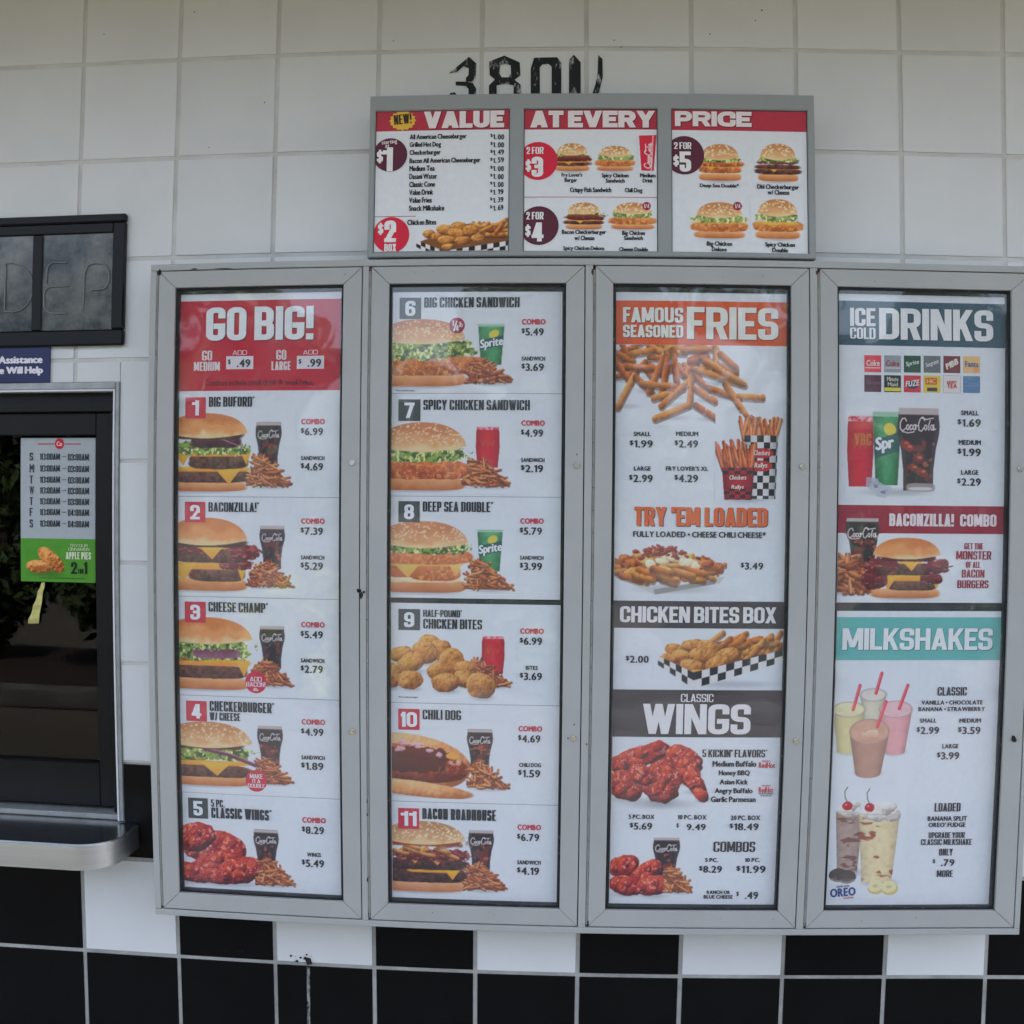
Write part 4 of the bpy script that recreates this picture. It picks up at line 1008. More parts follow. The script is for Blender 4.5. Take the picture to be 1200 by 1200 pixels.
p.lettuce(204, 296, 750, 762); p.bun(188, 297, 724, 754, crown=(196, 120, 58)); p.fries(294, 772, 345, 803, 55); p.emit(P)
p = Pic(209, 837, 348, 931, seed=9)                      # seeded cheeseburger
p.cola(317.3, 849, 897, 30)
p.heel(190, 292, 910, 922); p.patty(190, 296, 897, 912); p.cheese(196, 290, 892, 898, [(253, 18, 12)])
p.slab(192, 240, 885, 893, (180, 62, 56), (148, 48, 46)); p.lettuce(190, 296, 874, 892); p.slab(236, 302, 878, 888, (92, 40, 66), (136, 84, 108), .12, rot if False else 4) if False else p.line([(240, 879), (270, 885), (300, 896)], 4.5, (104, 48, 76), .95)
p.line([(242, 877.6), (270, 883), (300, 893.8)], 1, (188, 140, 160), .8); p.slab(196, 288, 870, 879, (66, 36, 34), (92, 54, 46))
p.bun(190, 297, 847, 876, seeds=120, crown=(186, 132, 84), mid=(206, 160, 112)); p.fries(294, 886, 345, 917, 55); p.emit(P)
p = Pic(211, 962, 349, 1042, seed=11)                    # wings
p.cola(312.8, 970.5, 1016, 29.5)
p.wing(243, 1003, 26, 12, .2, 4); p.wing(268, 992, 24, 16, .5, 1); p.wing(230, 983, 23, 18, -.2, 2); p.wing(252, 1012, 38, 12, -.35, 3); p.wing(224, 1025, 25, 12, .2, 5); p.wing(254, 1028, 22, 10, .1, 9); p.wing(281, 1020, 29, 17, -.25, 6)
p.fries(300, 1003, 346, 1036, 48); p.emit(P)
for cx, cy, rows in ((300, 799.5, (('ADD', 293, 793, 307, 798.4), ('BACON!', 288.6, 799.2, 311.4, 804.6))), (300.5, 915, (('MAKE', 293, 907, 308, 912.2), ('IT A', 296, 913, 305.4, 917.6), ('DOUBLE', 290.6, 918.4, 310.6, 923)))):
    b = P.disc('burst_badge', cx, cy, 12.6, (190, 40, 66))
    for t, *q in rows: P.text(t, *q, 'C', (226, 212, 220), parent=b)
b = P.text('&', 296.4, 806, 303.6, 809.6, 'L', (226, 190, 200))

# --- door two: 6 to 8 and 9 to 11
P = poster('menu sheet with combos six seven and eight in the second door', (460, 342), (659.3, 342.5), (458, 701), (656.3, 702))
for y in (461, 582): P.area('divider_line', 459, y - .35, 660, y + .35, (140, 148, 158), full=True)
item(P, '6', (468.4, 349, 493.6, 374), GRY, [('BIG CHICKEN SANDWICH', 497.2, 348.4, 608.9, 360.3)], combo(611, 374.2, ('$5.49', '$3.69'), 418))
item(P, '7', (467, 468, 492.8, 493.4), GRY, [('SPICY CHICKEN SANDWICH', 496.2, 468.6, 621, 480.5)], combo(610.3, 492.7, ('$4.99', '$2.19'), 536.8))
item(P, '8', (467, 587.3, 491.9, 612), GRY, [('DEEP SEA DOUBLE*', 495.5, 588, 577.6, 599.8)], combo(609, 607.6, ('$5.79', '$3.99'), 651.4))
p = Pic(457, 372, 607, 456, seed=13)                     # big chicken sandwich
p.sprite(575.8, 380, 428, 31)
p.heel(440, 546, 437, 453); p.chicken(440, 562, 417, 440); p.lettuce(440, 552, 398, 422); p.slab(440, 536, 396, 401, (226, 216, 190), (200, 190, 150))
p.bun(442, 546, 374, 402, seeds=110, crown=(186, 122, 74), mid=(206, 158, 108)); p.chicken(520, 572, 418, 436); p.fries(545, 420, 606, 450, 62, .3); p.emit(P)
P.text('Sprite', 562.5, 396.5, 590, 409, 'L', (226, 232, 236), 'cup_lettering', shear=.15, rot=9, bold=.05, lift=.0016)
p = Pic(457, 490, 605, 579, seed=15)                     # spicy chicken sandwich
p.redcup(571.7, 500, 548, 28)
p.heel(440, 546, 560, 575, (214, 164, 116)); p.chicken(440, 552, 540, 562, (140, 60, 34), (222, 128, 74)); p.lettuce(444, 548, 525, 542); p.slab(448, 538, 523, 528, (224, 210, 180), (206, 190, 150))
p.bun(442, 547, 495, 528, seeds=115, crown=(192, 124, 82), mid=(210, 158, 110)); p.fries(542, 537, 603, 571, 60, .3); p.emit(P)
p = Pic(457, 608, 605, 699, seed=17)                     # fish double
p.sprite(574.3, 620, 669, 30)
p.heel(440, 546, 679, 695, (214, 160, 112), (170, 98, 60)); p.slab(440, 542, 676, 683, (232, 220, 196), (214, 196, 160), .2); p.chicken(480, 540, 660, 681, (160, 82, 48), (220, 136, 84), .05)
p.slab(440, 500, 658, 677, (200, 120, 74), (178, 98, 56)); p.cheese(440, 540, 658, 664, [(477, 16, 14), (534, 8, 12)], (236, 190, 106), (220, 160, 80)); p.chicken(440, 554, 644, 662, (172, 92, 54), (222, 138, 86), .05)
p.lettuce(444, 548, 635, 650); p.bun(440, 549, 611, 641, seeds=100, crown=(190, 128, 86), mid=(206, 154, 108)); p.fries(543, 655, 604, 692, 62, .3); p.emit(P)
P.text('Sprite', 561, 637.5, 588.5, 650, 'L', (226, 232, 236), 'cup_lettering', shear=.15, rot=9, bold=.05, lift=.0016)
b = P.disc('burst_badge', 535.6, 381.5, 9.2, (150, 36, 64))
P.text('1', 529.5, 375.5, 532, 382, 'N', (226, 212, 220), parent=b); P.text('/', 531, 376, 536.5, 388, 'CL', (226, 212, 220), parent=b); P.text('4', 534, 381.2, 538, 388.4, 'N', (226, 212, 220), parent=b); P.text('lb', 538.4, 377.4, 542.6, 383.4, 'L', (226, 212, 220), parent=b)
P.text('*Pre-cooked weight', 464.3, 456.6, 486.4, 459, 'L', (90, 94, 100))
P = poster('menu sheet with chicken bites chili dog and bacon roadhouse combos', (458.8, 707), (656.5, 708.5), (459, 1050.5), (652.8, 1058))
for y in (825.4, 941.5): P.area('divider_line', 459, y - .35, 660, y + .35, (140, 148, 158), full=True)
item(P, '9', (467, 713.6, 492.3, 738.2), GRY, [('HALF-POUND*', 496, 714.8, 541.5, 723), ('CHICKEN BITES', 496, 725.7, 565, 737)], combo(609, 736.5, ('$6.99', '$3.69'), 780.2, 'BITES', (616, 630.3)))
item(P, '10', (466.8, 830.5, 491.8, 855), RED, [('CHILI DOG', 495.3, 831.8, 540.5, 843.3)], combo(607, 850.8, ('$4.69', '$1.59'), 894, 'CHILI DOG', (608.3, 634)))
item(P, '11', (466.8, 946.8, 491.3, 971), RED, [('BACON ROADHOUSE', 495, 948, 581.3, 960.8)], combo(605.7, 966.3, ('$6.79', '$4.19'), 1008.2))
p = Pic(457, 740, 605, 821, seed=19)
p.redcup(578, 744.5, 789, 27); p.fries(543, 770, 603, 805, 60, .25)
for q in ((470, 767, 14, 9, -.2), (504, 753, 13, 9, .1), (516, 762, 13, 12, .3), (498, 765, 16, 13, .2), (529, 775, 15, 16, .5), (482, 777, 18, 12, -.6), (459, 793, 12, 15, 0), (546, 783, 14, 9, .2), (515, 785, 15, 10, -.5), (545, 795, 14, 10, .3), (481, 798, 15, 11, -.15), (523, 800, 17, 11, -.1), (564, 803, 17, 14.5, .2)):
    p.nugget(*q, sd=int(q[0]))
p.emit(P)
P.text('*Pre-cooked weight', 467, 815.6, 489.6, 818.2, 'L', (90, 94, 100))
p = Pic(457, 848, 600, 938, seed=21)                     # chili dog
p.cola(562.6, 853.5, 901, 30.5)
p.blob(476, 893, 76, 32, .12, (150, 88, 50), (208, 148, 92), (232, 190, 140), None, .04, .5, 9, 4)
p.shade(500, 932, 50, 4, .5)
p.blob(470, 894, 80, 21, .12, (88, 26, 20), (150, 52, 30), (196, 96, 56), (226, 190, 170), .03, .5, 8, 2)
p.slab(440, 528, 876, 900, (104, 40, 32), (70, 28, 24), .25, 3, 6, 8); p.slab(442, 522, 889, 906, (92, 34, 26), (74, 26, 22), .3, 3, 5, 9)
for _ in range(16):
    x = p.rng.uniform(459, 516); y = 868 + (x - 459) * .12 + p.rng.uniform(0, 12); p.put(p.sup(x, y, 3.2, 1.9, 3, rot=p.rng.uniform(-.9, .9))[0] * .9, (214, 176, 190)); p.put(p.sup(x, y + 1.3, 2.2, .7, 2)[0] * .6, (150, 66, 90))
p.put(p.sup(531, 886, 8, 3.5, 2.5, rot=.1)[0], (224, 160, 70)); p.put(p.sup(538, 893, 3, 4, 2, rot=.4)[0] * .6, (240, 214, 196))
p.blob(478, 924, 76, 9, .10, (164, 100, 58), (216, 158, 102), (232, 190, 140), None, .05, .5, 9, 7)
p.fries(548, 889, 598, 924, 55, .25); p.emit(P)
p = Pic(457, 961, 600, 1049, seed=23)                    # roadhouse burger
p.cola(564, 971.5, 1019, 30)
p.heel(442, 546, 1031, 1046, (220, 178, 138), (178, 112, 76)); p.patty(440, 548, 1017, 1035, (44, 28, 30), (104, 66, 58)); p.cheese(478, 538, 1017, 1023, [(530, 9, 8)])
p.patty(440, 548, 1006, 1020, (44, 28, 30), (104, 66, 58)); p.cheese(470, 524, 1001, 1009, [(486, 8, 4), (512, 10, 5)], (226, 158, 84), (206, 130, 62)); p.bacon(456, 552, 995, 1010)
for _ in range(14):
    x, y = p.rng.uniform(462, 534), p.rng.uniform(988, 1003); a = p.rng.uniform(-.3, .5); p.fry(x - 8, y - 8 * a, x + 8, y + 8 * a, 2.2, (214, 148, 84))
p.slab(450, 544, 984, 992, (120, 58, 42), (150, 76, 50), .2); p.bun(446, 546, 963, 989, seeds=115, crown=(176, 132, 92), mid=(198, 158, 116)); p.fries(542, 1009, 597, 1043, 60, .3); p.emit(P)

# --- door three: fries, bites, wings
ORA = (204, 84, 40)
P = poster('menu sheet with orange seasoned fries header in the third door', (721.5, 343), (921, 344), (719.6, 703.8), (919.3, 705))
P.area('header_band', 720, 353, 922, 404.5, ORA, full=True)
for t, *q in (('FAMOUS', 730, 360.4, 800.7, 378), ('SEASONED', 730, 381, 800.7, 395.5), ('FRIES', 804.8, 360.4, 912, 398)): P.text(t, *q, 'C', (226, 222, 220), 'heading', shadow=(116, 52, 34))
prices(P, [(t, *q, s, BLK) for t, s, q in (('SMALL', 'X', (742.5, 506, 762.5, 511)), ('$1.99', 'P', (737.6, 516, 765, 524.4)), ('MEDIUM', 'X', (792, 506, 818.3, 511)), ('$2.49', 'P', (790.3, 516, 818, 524.4)), ('LARGE', 'X', (742.7, 546.6, 762.6, 551.4)), ('$2.99', 'P', (737, 556.4, 765, 565)), ("FRY LOVER'S XL", 'X', (780, 546.6, 829.7, 551.6)), ('$4.29', 'P', (790.2, 556.4, 818, 565)), ('$3.49', 'P', (867.8, 659.3, 894.3, 667.4)))])
P.text("TRY 'EM LOADED", 743, 594.5, 899.3, 616.6, 'C', (206, 96, 42), 'heading', shadow=(70, 44, 44))
P.text('FULLY LOADED + CHEESE CHILI CHEESE*', 741.8, 622.9, 897.5, 629.7, 'G', BLK, 'sub_heading')
p = Pic(719.5, 404.6, 900, 500, seed=25)                 # scattered fries
pal = ((206, 128, 62), (192, 112, 54), (218, 144, 76), (180, 100, 50))
for _ in range(34):
    x, y = p.rng.uniform(722, 822), p.rng.uniform(402, 440) ; a = p.rng.uniform(-.9, 1.3); p.shade(x, y + 5, 12, 3, .2); p.fry(x - 11 * math.cos(a), y - 11 * math.sin(a), x + 11 * math.cos(a), y + 11 * math.sin(a), 3.4, pal[p.rng.randrange(4)])
for a in ((720, 424, 739, 448), (724, 478, 745, 437), (745, 443, 764, 460), (760, 460, 777, 420), (775, 465, 784, 413), (788, 410, 793, 449), (735, 430, 762, 432), (740, 415, 765, 411), (800, 410, 838, 408), (822, 420, 862, 436), (838, 407, 838, 438), (815, 433, 872, 450), (812, 440, 830, 455), (766, 467, 800, 455), (752, 450, 790, 453), (775, 476, 812, 442), (808, 474, 810, 440), (814, 455, 837, 470), (768, 491, 806, 475), (815, 475, 842, 492), (832, 455, 866, 466), (866, 464, 893, 465), (850, 450, 876, 489), (844, 415, 862, 430), (826, 423, 868, 447)):
    p.shade((a[0] + a[2]) / 2 + 2, max(a[1], a[3]) - 1, abs(a[0] - a[2]) / 2 + 5, 4, .28); p.fry(*a, 3.9, pal[p.rng.randrange(4)])
p.emit(P)
p = Pic(838, 485.5, 918, 590, ss=1.6, seed=27); p.fry(850, 450, 876, 489, 3.3, pal[1])             # fry cups
p.shade(876, 585, 34, 5, .5)
def cup(p, x0, x1, y0, y1, tp, check, band=None):
    t = (p.Y - y0) / (y1 - y0); cx = (x0 + x1) / 2; half = (x1 - x0) / 2 * (1 - tp * np.clip(t, 0, 1))
    m = np.clip((half - np.abs(p.X - cx)) / p.soft + .5, 0, 1) * np.clip((p.Y - y0) / p.soft, 0, 1) * np.clip((y1 - p.Y) / p.soft, 0, 1)
    u = (p.X - cx) / half; n = (np.floor((u + 1) * 2.6) + np.floor(t * 9.5)) % 2
    c = np.where(n[..., None] > .5, A3((206, 212, 216)), A3((30, 32, 36))) if check else np.where(((n > .5) & (t > .62))[..., None] | ((n > .5) & (t < .25))[..., None], A3((60, 20, 26)), A3((168, 26, 42)))
    p.put(m, c * (1 - .3 * (np.abs(u) ** 2)[..., None]))
for k in range(40):
    x = 871 + k % 13 * 3.1; p.fry(x + p.rng.uniform(-1, 1), 514, x + p.rng.uniform(-7, 7), p.rng.uniform(488, 502), 2.0, ((206, 116, 64), (190, 98, 52), (216, 134, 76))[k % 3])
cup(p, 871.5, 911.5, 510, 585, .13, True)
p.put(p.sup(892, 531, 14, 6, 2)[0], (176, 30, 48)); p.put(p.sup(891, 546, 14, 6.5, 2)[0], (176, 30, 48))
for k in range(44):
    x = 845 + k % 14 * 2.6; p.fry(x + 1.5, p.rng.uniform(541, 552), x - 1 + (x - 862) * .18 + p.rng.uniform(-5, 5), p.rng.uniform(516, 532), 1.9, ((206, 104, 60), (186, 86, 50), (212, 122, 70))[k % 3])
cup(p, 846, 884, 548, 586, .16, False); p.emit(P, lift=.0008)
for t, *q in (('Checkers', 883, 527.8, 902, 533.5), ('Rallys', 884, 542.5, 899, 549.5), ('Checkers', 854.5, 557, 874.5, 562), ('Rallys', 857, 568.5, 871.5, 574)): P.text(t, *q, 'L', (222, 214, 206), 'cup_lettering', lift=.0016, shear=.15)
p = Pic(719.5, 634, 852, 699, seed=29)                   # loaded fries on a tray
p.shade(790, 690, 56, 7, .4); p.put(p.poly([(724, 672), (766, 693), (849, 675), (844, 683), (768, 697), (738, 684)]), (188, 189, 188)); p.put(p.poly([(766, 691), (836, 679), (838, 684), (768, 697)]), (138, 141, 142))
p.slab(716, 846, 652, 681, (180, 104, 50), (150, 80, 40), .15, 3)
for _ in range(46):
    x = p.rng.uniform(722, 844); k = abs(x - 786) / 62; y = p.rng.uniform(650 + 12 * k, 686 - 8 * k); a = p.rng.uniform(-.3, .5); p.fry(x - 8, y - 8 * a, x + 8, y + 8 * a, 3.0, ((204, 132, 66), (188, 104, 50), (214, 152, 88))[p.rng.randrange(3)])
for _ in range(16):
    x = p.rng.uniform(736, 826); y = p.rng.uniform(648, 672); p.blob(x, y, p.rng.uniform(6, 11), p.rng.uniform(3, 5), p.rng.uniform(-.4, .6), (150, 92, 40), (206, 150, 72), (230, 196, 120), None, .3, .6, 5, _)
for x, y, a, b in ((790, 653, 16, 5), (806, 659, 10, 6), (776, 658, 9, 4), (815, 664, 5, 7), (762, 661, 6, 5)): p.blob(x, y, a, b, .2, (176, 150, 110), (222, 206, 170), (236, 230, 216), None, .3, .5, 5, int(x))
for _ in range(46):
    x = p.rng.gauss(776, 20); y = 645 + abs(x - 776) * .16 + p.rng.uniform(-5, 6); x = min(max(x, 735), 832); p.blob(x, y, p.rng.uniform(2.4, 5), p.rng.uniform(1.5, 2.8), p.rng.uniform(-.8, .8), (80, 24, 26), (136, 46, 38), (186, 90, 64), None, .3, .6, 3, _)
for x, y in ((733, 655), (741, 660), (840, 664), (828, 660)): p.blob(x, y, 9, 5, .2, (120, 50, 28), (176, 92, 46), (210, 140, 84), None, .3, .7, 5, int(x))
for _ in range(10):
    x = p.rng.uniform(736, 836); y = p.rng.uniform(668, 682 - abs(x - 780) * .1); p.fry(x - 13, y - 3, x + 9, y + 3, 3.6, ((206, 134, 66), (190, 108, 50))[_ % 2])
p.emit(P)
DKB = (62, 58, 60)
P = poster('menu sheet with chicken bites box and classic wings on dark bands', (719.6, 704.4), (919.3, 705.6), (713.7, 1058), (908.2, 1060.5))
P.area('header_band', 715, 700, 925, 736.5, DKB, full=True); P.area('header_band', 712, 808.6, 925, 864, DKB, full=True)
for t, s, *q in (('CHICKEN BITES BOX', 'C', 726.5, 711, 909.4, 729.8), ('CLASSIC', 'CL', 797.8, 813, 836, 822.5), ('WINGS', 'C', 753.3, 825, 879.5, 860.2)): P.text(t, *q, s, (214, 218, 224), 'heading')
p = Pic(766, 736.6, 917, 808, seed=31)                   # bites and fries in a checkered box
def traybox(p, A, B, C, H):
    """checkered box: corner B nearest, edges to A (left) and C (right), wall height H"""
    for (q0, q1, n, k0) in ((A, B, 6, 0), (B, C, 11, 1)):
        for i in range(n):
            for j in range(2):
                a, b = i / n, (i + 1) / n; y0, y1 = j / 2, (j + 1) / 2
                P_ = lambda t, y: (q0[0] + (q1[0] - q0[0]) * t, q0[1] + (q1[1] - q0[1]) * t + H * y * (1 if k0 == 0 else 1 - .25 * t) * (.55 + .45 * (t if k0 == 0 else 1)))
                p.put(p.poly([P_(a, y0), P_(b, y0), P_(b, y1), P_(a, y1)]), (38, 40, 44) if (i + j + k0) % 2 else (208, 212, 216))
p.shade(860, 802, 62, 6, .35)
p.put(p.poly([(772, 770), (812, 792), (917, 770), (917, 755), (850, 750)]), (120, 78, 40))
for _ in range(26):
    x = p.rng.uniform(838, 912); y = p.rng.uniform(744, 770 - (x - 838) * .08); a = p.rng.uniform(-1.1, .1); p.fry(x - 11 * math.cos(a), y - 11 * math.sin(a), min(x + 9 * math.cos(a), 916), y + 9 * math.sin(a), 3.2, ((206, 136, 62), (190, 114, 50), (214, 150, 80))[p.rng.randrange(3)])
for q in ((790, 761, 11, 7, .1), (812, 756, 14, 7, -.1), (830, 758, 15, 8, .1), (800, 770, 14, 8, .3), (826, 768, 18, 9, .1), (852, 768, 15, 9, -.2), (784, 772, 10, 6, .3), (812, 781, 15, 8, .2), (840, 777, 14, 8, -.3), (818, 789, 13, 5, 0)): p.nugget(*q, sd=int(q[0] * 3))
traybox(p, (771, 769), (813, 788), (917, 761), 19); p.emit(P)
prices(P, [('$2.00', 733.2, 768.4, 760.2, 776.4, 'P', BLK)] + [(t, *q, s, BLK) for t, s, q in (
    ('5 PC. BOX', 'X', (736.5, 954.5, 767, 959.4)), ('$5.69', 'P', (737.8, 964, 764.2, 971.9)), ('10 PC. BOX', 'X', (794, 955, 828, 960)), ('$', 'P', (792.5, 964.5, 795.6, 969.8)), ('9.49', 'P', (804.5, 965.4, 827, 972.6)), ('20 PC. BOX', 'X', (856, 955.6, 890.8, 960.7)), ('$18.49', 'P', (854.6, 964.7, 889, 972.6)),
    ('5 PC.', 'X', (826, 1005.4, 841.7, 1009.9)), ('10 PC.', 'X', (872.7, 1005.4, 890.8, 1009.9)), ('$8.29', 'P', (819, 1014.5, 846, 1022.3)), ('$11.99', 'P', (862.6, 1014.5, 897.2, 1022.7)), ('RANCH OR', 'X', (828, 1043.4, 855.4, 1047.4)), ('BLUE CHEESE', 'X', (824.4, 1048.8, 858.7, 1052.8)), ('$', 'P', (862.6, 1044.6, 866, 1050)), ('.49', 'P', (872.7, 1045, 888.4, 1053.2)))])
P.text("5 KICKIN' FLAVORS*", 823, 878.3, 899, 887.3, 'C', (56, 44, 46), 'sub_heading'); P.text('COMBOS', 836, 986, 885, 998.2, 'C', (56, 44, 46), 'sub_heading')
for t, *q in (('Medium Buffalo', 834.7, 891.7, 886.4, 898.2), ('Honey BBQ', 842, 902.6, 878.6, 910), ('Asian Kick', 843, 913.2, 876.6, 919), ('Angry Buffalo', 837.3, 923.5, 882, 931), ('Garlic Parmesan', 832.9, 933.4, 885.6, 939.6)): P.text(t, *q, 'L', BLK, 'flavour_name', bold=.06)
for y in (893.5, 922.3):
    b = P.text('RedHot', 889, y, 908.3 if y < 900 else 906, y + 6.2, 'L', (186, 52, 62), 'logo_lettering', bold=.05)
    P.text("FRANK'S", 893, y - 2.6, 903, y - .8, 'X', (186, 52, 62), parent=b)
P.text('FLAVORED', 889, 929, 906, 930.6, 'X', (60, 60, 66)); P.text('SAUCE', 891, 931.4, 904, 933, 'X', (60, 60, 66))
p = Pic(714, 865, 834, 951, seed=33)
p.shade(772, 942, 54, 8, .4); p.shade(828, 936, 12, 4, .3)
p.wing(786, 898, 26, 18, .5, 9); p.wing(747, 888, 36, 14, -.35, 1); p.wing(801, 891, 24, 17, .6, 2); p.wing(806, 905, 20, 14, .9, 11); p.wing(733, 920, 24, 18, .35, 3); p.wing(815, 918, 18, 11, .95, 4); p.wing(822, 931, 10, 8, .6, 8); p.wing(775, 918, 24, 24, .4, 5); p.wing(752, 908, 16, 12, .5, 6); p.wing(770, 874, 8, 7, -.4, 7); p.emit(P)
p = Pic(714, 978, 817, 1055, seed=35)
p.cola(780.3, 981, 1027, 32); p.wing(742, 1028, 18, 12, .3, 7); p.wing(731, 1015, 18, 13, -.2, 1); p.wing(757, 1022, 22, 12, -.6, 2); p.wing(733, 1038, 20, 12, .2, 3); p.wing(766, 1038, 21, 13, -.15, 4); p.fries(778, 1014, 815, 1046, 40, .2); p.emit(P)

# --- door four: drinks and milkshakes
P = poster('menu sheet with blue ice cold drinks header in the fourth door', (982.5, 345), (1177.6, 347.5), (980.8, 705.6), (1174.5, 707))
P.area('header_band', 978, 354.3, 1182, 406, (44, 78, 98), full=True)
for t, *q in (('ICE', 996, 361, 1025.8, 382.2), ('COLD', 996, 384, 1025.8, 397.2), ('DRINKS', 1030, 362.4, 1163.6, 399)): P.text(t, *q, 'C', (214, 222, 228), 'heading', shadow=(28, 48, 66))
ic = [((206, 62, 84), 'Coke', (226, 210, 214), 0), ((140, 152, 160), 'Coke', (150, 50, 70), 0), ((30, 74, 58), 'Sprite', (190, 214, 200), 12), ((96, 104, 108), 'Seagrams', (206, 212, 216), 20), ((110, 26, 36), 'PIBB', (222, 214, 210), 28), ((216, 178, 120), 'Fanta', (70, 100, 150), 0),
      ((88, 52, 74), 'Grape', (120, 84, 104), 0), ((34, 40, 42), 'Minute', (180, 186, 176), 0), ((190, 40, 56), 'FUZE', (40, 54, 90), 8), ((206, 190, 60), 'HiC', (190, 60, 40), 0), ((206, 210, 212), 'TEA', (190, 60, 60), 0), ((76, 120, 164), 'Dasani', (110, 148, 186), 0)]
for k, (c, t, tc, ro) in enumerate(ic):
    x = 1012.9 + (k % 6) * 23.15; y = 416.3 + (k // 6) * 23.2 + (k % 6) * .25
    b = P.area('logo_tile', x, y, x + 19.8, y + 19.8, c, lift=.0004)
    if k == 10: P.area('logo_frame', x - .4, y - .4, x + 20.2, y + 20.2, (140, 132, 128), lift=.0003, parent=b)
    if k == 7: P.area('logo_stripe', x + .5, y + 14.5, x + 19.3, y + 18.6, (206, 204, 70), lift=.0006, parent=b); P.text('Maid', x + 4, y + 8.4, x + 16, y + 13, 'L', tc, parent=b)
    if k == 9: P.area('logo_stripe', x + 2, y + 2.5, x + 15.5, y + 10.5, (196, 70, 44), lift=.0006, parent=b); P.area('logo_stripe', x + 4, y + 14, x + 16, y + 18.3, (60, 60, 66), lift=.0006, parent=b); tc = (226, 200, 90)
    if k == 5: P.disc('logo_dot', x + 15, y + 15.5, 3.4, (222, 150, 84), lift=.0006, parent=b)
    if k in (0, 1): P.area('logo_stripe', x + 1, y + 14.2, x + 18.8, y + 15.3, (222, 196, 204), lift=.0006, parent=b)
    if k == 8: P.disc('logo_dot', x + 10, y + 10.5, 7.5, (44, 56, 90), ry=5, lift=.0006, parent=b); tc = (222, 206, 206)
    q = (x + 2, y + 6, x + 17.8, y + 12.5) if k not in (7, 9) else ((x + 3, y + 2, x + 16.5, y + 7) if k == 7 else (x + 3.5, y + 4, x + 14, y + 9))
    if k == 10: P.text('SWEET', x + 4, y + 6, x + 15.8, y + 8.6, 'X', tc, parent=b); q = (x + 4, y + 9, x + 15.8, y + 14.5)
    P.text(t, *q, 'X' if t.isupper() else 'L', tc, parent=b, rot=ro, shear=.2 if ro else 0)
prices(P, [(t, *q, s, BLK) for t, s, q in (('SMALL', 'X', (1126, 481.3, 1146.7, 486.6)), ('$1.69', 'P', (1121.8, 491.3, 1149.3, 500)), ('MEDIUM', 'X', (1123.2, 515.9, 1149.3, 521.2)), ('$1.99', 'P', (1121.8, 525.7, 1149.3, 534.5)), ('LARGE', 'X', (1126, 551, 1146.4, 556.3)), ('$2.29', 'P', (1121.3, 560.6, 1149.3, 569.1)))])
p = Pic(990, 470, 1106, 584, ss=1.6, seed=37)
p.shade(1050, 577, 52, 6, .45)
p.redcup(1008, 488, 571, 31); p.sprite(1039, 482.5, 569, 34)
p.put(p.sup(1078, 571, 17, 4.5, 3)[0], (176, 178, 182)); p.cola(1076, 477.5, 575, 50, False, (40, 27, 30)); p.script(1053, 487.5, 44, 19, lw=1.25)
p.put(p.sup(1079, 571, 17, 5, 4)[0] * .9, (150, 148, 150)); p.put(p.sup(1079, 572.5, 14, 2, 3)[0], (196, 200, 204))
for x, y in ((1060, 520), (1064, 524), (1076, 537), (1080, 553), (1070, 548)): p.put(p.sup(x, y, 6.5, 4.5, 2.5, .3, 4, rot=.5)[0] * .65, (150, 48, 34)); p.put(p.sup(x + 2, y - 1, 2.6, 1.6, 2, .3, 3)[0] * .7, (220, 120, 76))
for x, y in ((1022, 566), (1026, 570), (1038, 575), (1034, 577)): p.put(p.sup(x, y, 7, 6, 4, .2, 4, rot=.2)[0] * .8, (168, 178, 196)); p.put(p.sup(x + 1, y, 3, 2, 2, .5, 3)[0] * .7, (92, 106, 132))
p.emit(P)
P.text('Spr', 1025.5, 512, 1047.5, 530.5, 'L', (220, 228, 234), 'cup_lettering', rot=8, shear=.12, lift=.0016, bold=.06)
P.text('VBC', 1001, 508, 1021, 522, 'CL', (190, 112, 60), 'cup_lettering', lift=.0016)
P.area('header_band', 978, 592.5, 1180, 625.3, (142, 26, 52), full=True)
P.text('BACONZILLA!', 1041.8, 602, 1117.7, 616.7, 'C', (216, 208, 216), 'heading'); P.text('COMBO', 1124.8, 602.8, 1167.5, 617, 'C', (216, 208, 216), 'heading')
for t, *q in (('GET THE', 1129.8, 636.5, 1152, 643.7), ('MONSTER', 1120.3, 645.8, 1161.5, 655.6), ('OF ALL', 1131.8, 658.2, 1148.7, 665.3), ('BACON', 1127, 667.5, 1153.4, 676.8), ('BURGERS', 1121.6, 679.9, 1158.2, 689.2)): P.text(t, *q, 'C', (140, 30, 54), 'sub_heading')
p = Pic(980, 625.4, 1119, 704, seed=39)
p.cola(1010.6, 607, 662, 40, False); p.fries(960, 650, 1030, 696, 60, .5, 2.4, (12, 24))
p.heel(1021, 1101, 689.5, 701); p.patty(1040, 1098, 679, 692); p.cheese(1030, 1102, 673.5, 681, [(1040, 10, 10), (1097, 6, 9)]); p.bacon(1010, 1040, 668, 690); p.bacon(1076, 1106, 672, 684); p.patty(1026, 1104, 660, 674); p.bacon(1012, 1052, 654, 674); p.bacon(1084, 1113, 656, 672); p.cheese(1053, 1080, 657.5, 661, [(1067, 9, 8)])
p.slab(1028, 1098, 651, 658, (96, 36, 40), (70, 30, 34), .2); p.line([(1106, 662), (1112, 664), (1116, 663)], 1.6, (90, 60, 56)); p.bun(1022, 1102, 630, 654, crown=(198, 124, 66)); p.emit(P)
p = Pic(989, 606.5, 1032, 625.4, ss=1.6, seed=40); p.img[:] = A3((142, 26, 52)); p.cola(1010.6, 607, 662, 40, False); p.script(992.5, 617.5, 36, 14, lw=1.1)
p.emit(P, lift=.0008)
